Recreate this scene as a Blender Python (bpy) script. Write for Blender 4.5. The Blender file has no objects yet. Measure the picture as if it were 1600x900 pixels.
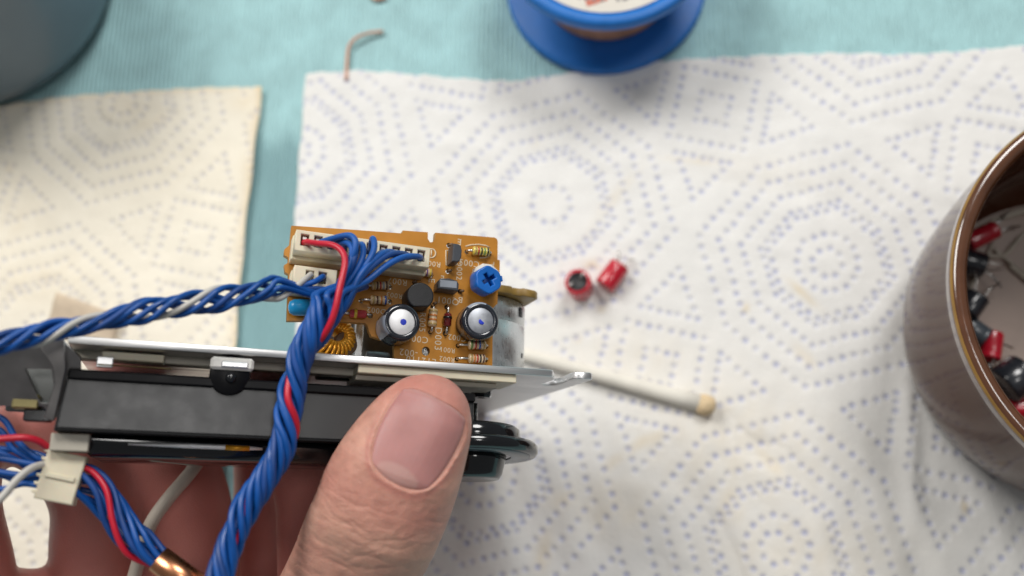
import bpy, math, random
import numpy as np
from mathutils import Vector, Matrix, kdtree
random.seed(7); rng = np.random.default_rng(7)
S = bpy.context.scene
MM = 0.001

# ------------------------------------------------------------------ camera, world, lamps, exposure
FPX, HC, TH, RO = 1440.0, 226.0, math.radians(15), math.radians(-18)
c_, s_ = math.cos(RO), math.sin(RO)
RIGHT = np.array([c_, s_*math.cos(TH), s_*math.sin(TH)])
UP = np.array([-s_, c_*math.cos(TH), c_*math.sin(TH)])
BACK = np.array([0, -math.sin(TH), math.cos(TH)])
RC = np.stack([RIGHT, UP, BACK], axis=1)          # camera axes in the world
CAM = np.array([0, 0, HC])
cd = bpy.data.cameras.new('camera'); cam = bpy.data.objects.new('camera', cd); S.collection.objects.link(cam)
cam.matrix_world = Matrix([[*RC[0], 0], [*RC[1], 0], [*RC[2], HC*MM], [0, 0, 0, 1]])
cd.sensor_width = 36; cd.lens = FPX/1600*36; cd.clip_start = 0.005; cd.clip_end = 20
cd.dof.use_dof = True; cd.dof.focus_distance = 0.158; cd.dof.aperture_fstop = cd.lens/3.1
S.camera = cam
w = bpy.data.worlds.new('World'); S.world = w; w.use_nodes = True
bg = w.node_tree.nodes['Background']; bg.inputs[0].default_value = (0.94, 0.97, 1.0, 1); bg.inputs[1].default_value = 0.15
def area(name, loc, tgt, size, power, col):
    ld = bpy.data.lights.new(name, 'AREA'); ld.shape = 'DISK'; ld.size = size; ld.energy = power; ld.color = col
    o = bpy.data.objects.new(name, ld); S.collection.objects.link(o); o.location = loc
    o.rotation_euler = (Vector(tgt)-Vector(loc)).to_track_quat('-Z', 'Y').to_euler()
    return o
area('ceiling_lamp', (0.47, -0.02, 1.42), (0.02, 0.05, 0), 0.24, 2.0, (1.0, 0.98, 0.955))
area('window_side_lamp', (0.72, 0.88, 1.30), (0, 0.06, 0), 0.6, 14.5, (1.0, 0.98, 0.955))
area('wall_lamp', (-0.58, 1.06, 1.24), (-0.02, 0.06, 0), 0.72, 18.0, (1.0, 0.97, 0.925))
vs = S.view_settings
vs.view_transform = 'Standard'; vs.look = 'None'; vs.gamma = 1; vs.exposure = 0.0; vs.use_curve_mapping = False
S.cycles.use_denoising = True

# ------------------------------------------------------------------ pixel helpers (1600 x 900 photograph, millimetres)
def ray(u, v): return np.array([(u-800)/FPX, -(v-450)/FPX, -1.0])
def Cw(u, v, d): return RC @ (ray(u, v)*d) + CAM           # world point at depth d
def T(u, v, z=0.0):                                        # where a ray meets the height z
    r = RC @ ray(u, v); return CAM + r*((z-HC)/r[2])
def unproj(U, V, z=0.0):
    X = (U-800)/FPX; Y = -(V-450)/FPX
    r = RC @ np.stack([X.ravel(), Y.ravel(), -np.ones(X.size)])
    t = (z-HC)/r[2]; return (CAM[:, None] + r*t)
def unit(a): a = np.asarray(a, float); return a/np.linalg.norm(a)

# ------------------------------------------------------------------ materials
MATS = {}
def mat(name, col, rough=0.5, metal=0.0, var=0.08, vscale=300, bump=0.0, bscale=1500, coat=0.0, sss=0.0, ior=1.5, rvar=0.1, trans=0.0, stretch=None):
    m = bpy.data.materials.new(name); m.use_nodes = True; MATS[name] = m
    nt = m.node_tree; N = nt.nodes; L = nt.links; b = N['Principled BSDF']
    tc = N.new('ShaderNodeTexCoord'); co = tc.outputs['Object']
    if stretch:
        mp = N.new('ShaderNodeMapping'); mp.inputs['Scale'].default_value = stretch; L.new(co, mp.inputs[0]); co = mp.outputs[0]
    n = N.new('ShaderNodeTexNoise'); n.inputs['Scale'].default_value = vscale; n.inputs['Detail'].default_value = 5; L.new(co, n.inputs[0])
    r = N.new('ShaderNodeMapRange'); r.inputs[1].default_value = 0.3; r.inputs[2].default_value = 0.7
    r.inputs[3].default_value = 1-var; r.inputs[4].default_value = 1+var; L.new(n.outputs[0], r.inputs[0])
    mx = N.new('ShaderNodeMix'); mx.data_type = 'RGBA'; mx.blend_type = 'MULTIPLY'; mx.inputs[0].default_value = 1
    mx.inputs[6].default_value = (*col, 1); L.new(r.outputs[0], mx.inputs[7]); L.new(mx.outputs[2], b.inputs['Base Color'])
    r2 = N.new('ShaderNodeMapRange'); r2.inputs[1].default_value = 0.3; r2.inputs[2].default_value = 0.7
    r2.inputs[3].default_value = max(0.02, rough-rvar*rough); r2.inputs[4].default_value = min(1, rough+rvar*rough*1.5)
    L.new(n.outputs[0], r2.inputs[0]); L.new(r2.outputs[0], b.inputs['Roughness'])
    b.inputs['Metallic'].default_value = metal; b.inputs['IOR'].default_value = ior
    b.inputs['Coat Weight'].default_value = coat; b.inputs['Coat Roughness'].default_value = 0.12
    b.inputs['Transmission Weight'].default_value = trans
    if sss:
        b.inputs['Subsurface Weight'].default_value = sss; b.inputs['Subsurface Radius'].default_value = (1, 0.35, 0.2); b.inputs['Subsurface Scale'].default_value = 0.0015
    if bump:
        n2 = N.new('ShaderNodeTexNoise'); n2.inputs['Scale'].default_value = bscale; n2.inputs['Detail'].default_value = 4; L.new(co, n2.inputs[0])
        bp = N.new('ShaderNodeBump'); bp.inputs['Strength'].default_value = bump; bp.inputs['Distance'].default_value = 0.0003
        L.new(n2.outputs[0], bp.inputs['Height']); L.new(bp.outputs[0], b.inputs['Normal'])
    return m
def attr_mix(m, attr, col, before=True):
    """mix a colour over the base colour by a point attribute of the mesh"""
    nt = m.node_tree; N = nt.nodes; L = nt.links; b = N['Principled BSDF']
    src = b.inputs['Base Color'].links[0].from_socket
    a = N.new('ShaderNodeAttribute'); a.attribute_name = attr
    mx = N.new('ShaderNodeMix'); mx.data_type = 'RGBA'; mx.inputs[7].default_value = (*col, 1)
    L.new(a.outputs['Fac'], mx.inputs[0]); L.new(src, mx.inputs[6]); L.new(mx.outputs[2], b.inputs['Base Color'])

mat('teal', (0.40, 0.66, 0.68), 0.75, var=0.10, vscale=120, rvar=0.05)
attr_mix(MATS['teal'], 'tint', (0.20, 0.36, 0.385))
mat('paper', (0.80, 0.795, 0.77), 0.9, var=0.035, vscale=70, bump=0.35, bscale=900, rvar=0.02)
attr_mix(MATS['paper'], 'tint', (0.70, 0.53, 0.25)); attr_mix(MATS['paper'], 'ink', (0.34, 0.375, 0.59))
mat('paper_old', (0.87, 0.82, 0.695), 0.9, var=0.04, vscale=60, bump=0.35, bscale=900, rvar=0.02)
attr_mix(MATS['paper_old'], 'tint', (0.74, 0.57, 0.32)); attr_mix(MATS['paper_old'], 'ink', (0.50, 0.50, 0.55))
mat('tan_paper', (0.62, 0.51, 0.38), 0.85, var=0.1)
mat('spool_blue', (0.012, 0.165, 0.55), 0.42, var=0.06, ior=1.45)
mat('label_paper', (0.74, 0.70, 0.62), 0.7, var=0.05)
mat('print_grey', (0.25, 0.24, 0.24), 0.8); mat('print_red', (0.62, 0.20, 0.14), 0.8)
mat('copper', (0.75, 0.33, 0.17), 0.28, 1.0, var=0.12)
mat('copper_wire', (0.60, 0.34, 0.24), 0.5, 0.4, var=0.12)
mat('cup_grey', (0.12, 0.17, 0.21), 0.35, var=0.12, vscale=25, coat=0.3)
mat('mug_brown', (0.07, 0.025, 0.013), 0.10, var=0.2, vscale=40, coat=0.0, ior=1.22, bump=0.05, bscale=300)
MATS['mug_brown'].node_tree.nodes['Principled BSDF'].inputs['Specular Tint'].default_value = (1, 0.62, 0.44, 1)
mat('mug_gold', (0.34, 0.19, 0.05), 0.2, var=0.2, vscale=150)
mat('mug_rim', (0.105, 0.042, 0.02), 0.15, var=0.25, vscale=150, coat=0.8)
mat('mug_floor', (0.50, 0.40, 0.345), 0.08, var=0.15, vscale=60, coat=1.0)
mat('red_sleeve', (0.50, 0.012, 0.03), 0.25, var=0.1, coat=0.5)
mat('black_rubber', (0.018, 0.018, 0.02), 0.5)
mat('dark_sleeve', (0.022, 0.025, 0.032), 0.25, coat=0.5)
mat('slate_sleeve', (0.06, 0.075, 0.09), 0.3, coat=0.4)
mat('tin', (0.62, 0.60, 0.57), 0.28, 1.0, var=0.1)
mat('pale_lead', (0.55, 0.50, 0.42), 0.5, 0.2)
mat('swab_paper', (0.78, 0.75, 0.67), 0.8, var=0.05)
mat('swab_tip', (0.70, 0.54, 0.33), 0.7, var=0.25, vscale=400, bump=0.3)
mat('steel', (0.66, 0.66, 0.665), 0.34, 1.0, var=0.07, vscale=500, stretch=(0.12, 1, 1), rvar=0.2)
mat('steel_edge', (0.90, 0.90, 0.90), 0.40, 1.0, var=0.06, vscale=500, rvar=0.2, stretch=(0.06, 1, 1), bump=0.12, bscale=2500)
mat('zinc', (0.66, 0.68, 0.69), 0.32, 0.9, var=0.10, vscale=2600, rvar=0.3, stretch=(1, 0.3, 1))
mat('black_plastic', (0.033, 0.033, 0.034), 0.33, var=0.05, ior=1.52, rvar=0.1, bump=0.02, bscale=4000)
mat('black_matte', (0.006, 0.006, 0.007), 0.4, ior=1.25)
mat('black_gloss', (0.008, 0.009, 0.011), 0.12, coat=0.4)
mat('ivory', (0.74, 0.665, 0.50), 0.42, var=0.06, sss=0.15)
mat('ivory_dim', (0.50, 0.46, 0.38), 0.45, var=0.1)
mat('white_plastic', (0.78, 0.76, 0.71), 0.4)
mat('slate_metal', (0.16, 0.165, 0.16), 0.45, 0.6, var=0.15)
mat('brass', (0.34, 0.29, 0.14), 0.5, 0.9, var=0.2, vscale=600)
mat('pcb', (0.49, 0.205, 0.022), 0.34, var=0.10, vscale=250, ior=1.42)
mat('pcb_edge', (0.36, 0.19, 0.05), 0.6)
mat('motor_board', (0.30, 0.185, 0.045), 0.45, var=0.25, vscale=500)
mat('silk', (0.70, 0.60, 0.44), 0.6, var=0.15, vscale=2500)
mat('resist_tan', (0.62, 0.46, 0.28), 0.3, coat=0.5)
mat('resist_yellow', (0.68, 0.55, 0.10), 0.3, coat=0.5)
for n_, c in dict(b_red=(0.45, 0.03, 0.02), b_orange=(0.62, 0.20, 0.04), b_brown=(0.10, 0.035, 0.02), b_black=(0.012, 0.012, 0.012), b_blue=(0.03, 0.10, 0.42),
                  b_violet=(0.14, 0.05, 0.22), b_yellow=(0.72, 0.50, 0.03), b_gold=(0.45, 0.30, 0.10), b_green=(0.12, 0.25, 0.05), b_grey=(0.30, 0.33, 0.38)).items():
    mat(n_, c, 0.3, coat=0.4)
mat('diode_red', (0.55, 0.05, 0.06), 0.3, coat=0.5)
mat('diode_glass', (0.16, 0.012, 0.012), 0.08, coat=1.0)
mat('trim_blue', (0.008, 0.13, 0.50), 0.32, var=0.05)
mat('trim_slot', (0.006, 0.06, 0.26), 0.4)
mat('cap_blue', (0.01, 0.26, 0.55), 0.3)
mat('transistor', (0.016, 0.016, 0.018), 0.42, var=0.2, bump=0.1, bscale=5000)
mat('transistor_grey', (0.05, 0.056, 0.068), 0.36, var=0.1)
mat('aluminium', (0.93, 0.93, 0.94), 0.5, 0.5, var=0.06, vscale=900)
mat('aluminium_grey', (0.42, 0.44, 0.48), 0.45, 0.7, var=0.12, vscale=1200)
mat('sleeve_dark', (0.018, 0.021, 0.03), 0.18, coat=0.6)
mat('sleeve_stripe', (0.36, 0.40, 0.47), 0.25, coat=0.5)
mat('ink_blue', (0.01, 0.04, 0.55), 0.5)
mat('coil_wire', (0.88, 0.40, 0.03), 0.30, 0.45, var=0.15, vscale=900)
mat('ferrite', (0.16, 0.10, 0.06), 0.5)
mat('wire_blue', (0.004, 0.078, 0.33), 0.36, var=0.22, vscale=160, rvar=0.35)
mat('wire_blue_dull', (0.006, 0.055, 0.24), 0.48, var=0.25, vscale=140, rvar=0.3)
mat('wire_red', (0.55, 0.012, 0.035), 0.34, var=0.08, vscale=400)
mat('wire_white', (0.52, 0.50, 0.46), 0.4, var=0.08)
mat('wire_grey', (0.50, 0.44, 0.37), 0.6, var=0.1)
mat('skin', (0.59, 0.31, 0.235), 0.44, var=0.12, vscale=420, bump=0.3, bscale=4200, sss=0.25, ior=1.4)
attr_mix(MATS['skin'], 'flush_shade', (0.50, 0.175, 0.15)); attr_mix(MATS['skin'], 'pale', (0.64, 0.40, 0.30))
mat('nail', (0.45, 0.205, 0.19), 0.46, var=0.06, vscale=350, sss=0.2, bump=0.06, bscale=900, coat=0.0)
attr_mix(MATS['nail'], 'pale', (0.52, 0.30, 0.265))
def skin_grain():
    nt = MATS['skin'].node_tree; N = nt.nodes; L = nt.links; b = N['Principled BSDF']; old = b.inputs['Normal'].links[0].from_socket
    tc = N.new('ShaderNodeTexCoord'); vo = N.new('ShaderNodeTexVoronoi'); vo.feature = 'DISTANCE_TO_EDGE'; vo.inputs['Scale'].default_value = 1500; L.new(tc.outputs['Object'], vo.inputs['Vector'])
    mr = N.new('ShaderNodeMapRange'); mr.inputs[2].default_value = 0.12; L.new(vo.outputs['Distance'], mr.inputs[0])
    bp = N.new('ShaderNodeBump'); bp.inputs['Strength'].default_value = 0.16; bp.inputs['Distance'].default_value = 0.00018; L.new(mr.outputs[0], bp.inputs['Height']); L.new(old, bp.inputs['Normal']); L.new(bp.outputs[0], b.inputs['Normal'])
    # blotches of redder skin
    src = b.inputs['Base Color'].links[0].from_socket
    n = N.new('ShaderNodeTexNoise'); n.inputs['Scale'].default_value = 190; n.inputs['Detail'].default_value = 6; L.new(tc.outputs['Object'], n.inputs['Vector'])
    r = N.new('ShaderNodeMapRange'); r.inputs[1].default_value = 0.45; r.inputs[2].default_value = 0.75; r.inputs[4].default_value = 0.45; L.new(n.outputs[0], r.inputs[0])
    mx = N.new('ShaderNodeMix'); mx.data_type = 'RGBA'; mx.inputs[7].default_value = (0.48, 0.19, 0.15, 1); L.new(r.outputs[0], mx.inputs[0]); L.new(src, mx.inputs[6]); L.new(mx.outputs[2], b.inputs['Base Color'])
skin_grain()
# the woven ribs of the mat: fine relief only
def ribs():
    nt = MATS['teal'].node_tree; N = nt.nodes; L = nt.links; b = N['Principled BSDF']
    tc = N.new('ShaderNodeTexCoord'); mp = N.new('ShaderNodeMapping'); mp.inputs['Rotation'].default_value = (0, 0, math.radians(18))
    L.new(tc.outputs['Object'], mp.inputs[0])
    wv = N.new('ShaderNodeTexWave'); wv.inputs['Scale'].default_value = 240; wv.inputs['Distortion'].default_value = 2.5
    wv.inputs['Detail'].default_value = 3; wv.inputs['Detail Scale'].default_value = 1.2; L.new(mp.outputs[0], wv.inputs[0])
    mp2 = N.new('ShaderNodeMapping'); mp2.inputs['Scale'].default_value = (1500, 220, 1); L.new(mp.outputs[0], mp2.inputs[0])
    no = N.new('ShaderNodeTexNoise'); no.inputs['Scale'].default_value = 1; no.inputs['Detail'].default_value = 4; L.new(mp2.outputs[0], no.inputs[0])
    ad = N.new('ShaderNodeMath'); ad.operation = 'ADD'; L.new(wv.outputs[1], ad.inputs[0]); L.new(no.outputs[0], ad.inputs[1])
    bp = N.new('ShaderNodeBump'); bp.inputs['Strength'].default_value = 0.6; bp.inputs['Distance'].default_value = 0.0007
    L.new(ad.outputs[0], bp.inputs['Height']); L.new(bp.outputs[0], b.inputs['Normal'])
ribs()

# ------------------------------------------------------------------ mesh helpers (all lengths in mm, scaled when built)
def frame_of(axis, xdir=(1, 0, 0)):
    a = unit(axis); x = np.asarray(xdir, float); x = x - a*(x@a)
    if np.linalg.norm(x) < 1e-4: x = np.array([0, 1.0, 0]) - a*a[1]
    x = unit(x); return x, np.cross(a, x), a
class MB:
    def __init__(self): self.v = []; self.f = []; self.m = []; self.sm = []
    def add(self, vs, fs, m=0, smooth=False):
        k = len(self.v); self.v += [tuple(map(float, p)) for p in vs]
        self.f += [tuple(i+k for i in f) for f in fs]
        self.m += (list(m) if isinstance(m, (list, tuple)) else [m]*len(fs)); self.sm += [smooth]*len(fs); return self
    def box(self, c, half, ax=None, m=0, bev=0.0):
        X, Y, Z = ax if ax is not None else np.eye(3); c = np.asarray(c, float); h = np.asarray(half, float)
        if bev <= 0:
            vs = [c+X*h[0]*i+Y*h[1]*j+Z*h[2]*k for i in (-1, 1) for j in (-1, 1) for k in (-1, 1)]
            return self.add(vs, [(0, 1, 3, 2), (4, 6, 7, 5), (0, 4, 5, 1), (2, 3, 7, 6), (0, 2, 6, 4), (1, 5, 7, 3)], m)
        b = min(bev, *(h*0.95)); idx = {}; vs = []
        for i in (-1, 1):
            for j in (-1, 1):
                for k in (-1, 1):
                    for a in range(3):
                        e = h-b; e = e.copy(); e[a] = h[a]
                        idx[(i, j, k, a)] = len(vs); vs.append(c+X*e[0]*i+Y*e[1]*j+Z*e[2]*k)
        fs = []
        for a in range(3):
            o = [x for x in range(3) if x != a]
            for s in (-1, 1):
                q = []
                for (p, r) in ((-1, -1), (1, -1), (1, 1), (-1, 1)):
                    t = [0, 0, 0]; t[a] = s; t[o[0]] = p; t[o[1]] = r; q.append(idx[(*t, a)])
                fs.append(tuple(q) if (s > 0) == (a != 1) else tuple(q[::-1]))
        for a in range(3):
            o = [x for x in range(3) if x != a]
            for p in (-1, 1):
                for r in (-1, 1):
                    t0 = [0, 0, 0]; t0[a] = -1; t0[o[0]] = p; t0[o[1]] = r; t1 = list(t0); t1[a] = 1
                    fs.append((idx[(*t0, o[0])], idx[(*t1, o[0])], idx[(*t1, o[1])], idx[(*t0, o[1])]))
        for i in (-1, 1):
            for j in (-1, 1):
                for k in (-1, 1): fs.append(tuple(idx[(i, j, k, a)] for a in range(3)))
        return self.add(vs, fs, m)
    def lathe(self, o, axis, prof, seg=32, m=0, xdir=(1, 0, 0), cap=(True, True), smooth=True, arc=None):
        x, y, a = frame_of(axis, xdir); o = np.asarray(o, float); vs = []; fs = []; mm = []
        for r, z in prof:
            for k in range(seg):
                t = 2*math.pi*k/seg; vs.append(o+a*z+(x*math.cos(t)+y*math.sin(t))*r)
        for i in range(len(prof)-1):
            for k in range(seg):
                k2 = (k+1) % seg; fs.append((i*seg+k, i*seg+k2, (i+1)*seg+k2, (i+1)*seg+k))
                mm.append(m[i] if isinstance(m, (list, tuple)) else m)
        if cap[0]: fs.append(tuple(range(seg))[::-1]); mm.append(m[0] if isinstance(m, (list, tuple)) else m)
        if cap[1]: n = (len(prof)-1)*seg; fs.append(tuple(range(n, n+seg))); mm.append(m[-1] if isinstance(m, (list, tuple)) else m)
        return self.add(vs, fs, mm, smooth)
    def tube(self, pts, r, seg=8, m=0, cap=True):
        P = np.asarray(pts, float); n = len(P); tg = np.gradient(P, axis=0); tg /= np.linalg.norm(tg, axis=1)[:, None]+1e-12
        nx = np.cross(tg[0], [0.31, 0.2, 0.93]); nx = unit(nx); vs = []; fs = []
        R = np.broadcast_to(np.asarray(r, float), (n,))
        for i in range(n):
            nx = unit(nx - tg[i]*(nx@tg[i])); ny = np.cross(tg[i], nx)
            for k in range(seg):
                t = 2*math.pi*k/seg; vs.append(P[i]+(nx*math.cos(t)+ny*math.sin(t))*R[i])
        for i in range(n-1):
            for k in range(seg):
                k2 = (k+1) % seg; fs.append((i*seg+k, i*seg+k2, (i+1)*seg+k2, (i+1)*seg+k))
        if cap: fs.append(tuple(range(seg))[::-1]); fs.append(tuple(range((n-1)*seg, n*seg)))
        return self.add(vs, fs, m, True)
    def build(self, name, mats, parent=None, loc=(0, 0, 0)):
        me = bpy.data.meshes.new(name); l = np.asarray(loc, float)
        me.from_pydata([tuple((np.array(p)-l)*MM) for p in self.v], [], self.f)
        for mn in ([mats] if isinstance(mats, str) else mats): me.materials.append(MATS[mn])
        me.polygons.foreach_set('material_index', self.m); me.polygons.foreach_set('use_smooth', self.sm); me.update()
        return link(name, me, parent)
def link(name, me, parent=None):
    o = bpy.data.objects.new(name, me); S.collection.objects.link(o)
    if parent: o.parent = parent
    return o
def smooth_angle(o, deg=40):
    me = o.data
    me.polygons.foreach_set('use_smooth', [True]*len(me.polygons)); me.set_sharp_from_angle(angle=math.radians(deg)); return o
def tag(o, label=None, cat=None, group=None, kind=None):
    if label: o['label'] = label
    if cat: o['category'] = cat
    if group: o['group'] = group
    if kind: o['kind'] = kind
    return o
def empty(name, loc=None, matrix=None):
    o = bpy.data.objects.new(name, None); S.collection.objects.link(o); o.empty_display_size = 0.01
    if matrix is not None: o.matrix_world = matrix
    elif loc is not None: o.location = tuple(np.asarray(loc)*MM)
    return o
def catmull(pts, n=60):
    P = np.asarray(pts, float); k = len(P); Q = np.vstack([2*P[0]-P[1], P, 2*P[-1]-P[-2]]); out = []
    d = np.r_[0, np.cumsum(np.linalg.norm(np.diff(P, axis=0), axis=1))]
    for s in np.linspace(0, d[-1], n):
        i = min(np.searchsorted(d, s, side='right')-1, k-2); t = (s-d[i])/max(1e-9, d[i+1]-d[i])
        p0, p1, p2, p3 = Q[i:i+4]
        out.append(0.5*((2*p1)+(-p0+p2)*t+(2*p0-5*p1+4*p2-p3)*t*t+(-p0+3*p1-3*p2+p3)*t**3))
    return np.array(out)
def flat_prism(loops, thick, bevel=0.0, res=1):
    """2-D loops (first outer, rest holes) filled and extruded to +-thick/2; returns a mesh in mm"""
    cu = bpy.data.curves.new('outline', 'CURVE'); cu.dimensions = '2D'; cu.fill_mode = 'BOTH'
    for lp in loops:
        sp = cu.splines.new('POLY'); sp.points.add(len(lp)-1)
        for p, q in zip(sp.points, lp): p.co = (q[0], q[1], 0, 1)
        sp.use_cyclic_u = True
    cu.extrude = thick/2-bevel; cu.bevel_depth = bevel; cu.bevel_resolution = res; cu.offset = -bevel
    o = bpy.data.objects.new('outline', cu); S.collection.objects.link(o)
    bpy.context.view_layer.update(); dg = bpy.context.evaluated_depsgraph_get()
    me = bpy.data.meshes.new_from_object(o.evaluated_get(dg)); bpy.data.objects.remove(o); bpy.data.curves.remove(cu); return me
def text_mesh(txt, size, thick=0.03):
    cu = bpy.data.curves.new('text', 'FONT'); cu.body = txt; cu.size = size; cu.extrude = thick/2; cu.align_x = 'CENTER'; cu.align_y = 'CENTER'
    cu.resolution_u = 3; cu.space_character = 1.12
    o = bpy.data.objects.new('text', cu); S.collection.objects.link(o)
    bpy.context.view_layer.update(); dg = bpy.context.evaluated_depsgraph_get()
    me = bpy.data.meshes.new_from_object(o.evaluated_get(dg)); bpy.data.objects.remove(o); bpy.data.curves.remove(cu); return me
def place(me, name, mats, origin, X, Y, Z, parent):
    """put an mm mesh with axes X, Y, Z at origin (parent's frame)"""
    M = np.eye(4); M[:3, 0] = X; M[:3, 1] = Y; M[:3, 2] = Z; M[:3, 3] = origin; M[:3] *= MM
    me.transform(Matrix(M.tolist())); me.name = name; me.materials.clear()
    for mn in ([mats] if isinstance(mats, str) else mats): me.materials.append(MATS[mn])
    return link(name, me, parent)
def circle(cx, cy, r, n=16): return [(cx+r*math.cos(2*math.pi*k/n), cy+r*math.sin(2*math.pi*k/n)) for k in range(n)]
EX, EY, EZ = np.eye(3)

# ------------------------------------------------------------------ the table mat
gx_ = np.r_[-700, np.linspace(-170, 190, 145), 700]; gy_ = np.r_[-700, np.linspace(-110, 260, 149), 900]
GX, GY = np.meshgrid(gx_, gy_); n_ = GX.size; I = np.arange(n_).reshape(GX.shape)
top = np.stack([GX.ravel(), GY.ravel(), np.full(n_, -0.35)], 1); low = top.copy(); low[:, 2] = -2.5
fq_ = np.stack([I[:-1, :-1], I[:-1, 1:], I[1:, 1:], I[1:, :-1]], -1).reshape(-1, 4)
bd_ = np.r_[I[0, :], I[1:, -1], I[-1, -2::-1], I[-2:0:-1, 0]]; nb_ = np.roll(bd_, -1)
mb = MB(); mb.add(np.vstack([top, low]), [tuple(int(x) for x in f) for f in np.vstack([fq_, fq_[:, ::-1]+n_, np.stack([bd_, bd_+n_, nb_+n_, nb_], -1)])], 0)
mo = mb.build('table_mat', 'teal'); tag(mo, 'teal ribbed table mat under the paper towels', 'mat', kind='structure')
# darker patch coloured into the mat between the two towels
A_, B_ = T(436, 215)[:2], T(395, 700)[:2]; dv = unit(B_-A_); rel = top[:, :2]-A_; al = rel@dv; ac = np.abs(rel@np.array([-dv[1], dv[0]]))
gap_dark = np.clip((al+3+1.5*np.sin(top[:, 0]*0.8))/7, 0, 1)*np.clip((14-ac)/6, 0, 1)*0.8
at = mo.data.attributes.new('tint', 'FLOAT', 'POINT'); at.data.foreach_set('value', np.r_[gap_dark, gap_dark*0].astype(np.float32))

# ------------------------------------------------------------------ kitchen paper with dotted pattern
def dot_field(lo, hi):
    """dot centres of the printed lattice in cell units"""
    out = []
    def seg(p, q, sp):
        n = max(1, round(math.dist(p, q)/sp))
        for k in range(n): out.append((p[0]+(q[0]-p[0])*k/n, p[1]+(q[1]-p[1])*k/n))
    def ring(c, r, n):
        for k in range(n): out.append((c[0]+r*math.cos(2*math.pi*k/n), c[1]+r*math.sin(2*math.pi*k/n)))
    SP = 0.040
    for i in range(lo, hi):
        for j in range(lo, hi):
            if (i+j) % 2 == 0 and not (i == 1 and j == -1): ring((i, j), 0.072, 11)
            else: ring((i, j), 0.052, 8); ring((i, j), 0.105, 17)
            for r in (0.207, 0.232, 0.305, 0.380, 0.455):
                V = []
                for k in range(8):
                    a = k*math.pi/4; q = r*(1.0 if k % 2 == 0 else 0.93)
                    V.append((i+q*math.cos(a), j+q*math.sin(a)))
                for k in range(8): seg(V[k], V[(k+1) % 8], SP if r > 0.25 else 0.036)
            cx, cy = i+0.5, j+0.5
            for h in (0.055, 0.138):
                V = [(cx-h, cy-h), (cx+h, cy-h), (cx+h, cy+h), (cx-h, cy+h)]
                for k in range(4): seg(V[k], V[(k+1) % 4], SP)
            for k in range(4):
                a = k*math.pi/2; ca, sa = math.cos(a), math.sin(a)
                V = [(cx+ca*p-sa*q, cy+sa*p+ca*q) for p, q in ((0.20, -0.10), (0.20, 0.10), (0.365, 0.0))]
                for q in range(3): seg(V[q], V[(q+1) % 3], 0.036)
    return np.array(out)
DOTS = dot_field(-4, 5)
def wave_noise(X, Y, seed, n=14, lmin=18, lmax=70):
    r = np.random.default_rng(seed); z = np.zeros_like(X)
    for _ in range(n):
        L = r.uniform(lmin, lmax); a = r.uniform(0, 2*math.pi); z += np.sin(2*math.pi*(X*math.cos(a)+Y*math.sin(a))/L+r.uniform(0, 6.28))*L/lmax
    return z/n**0.5
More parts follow.
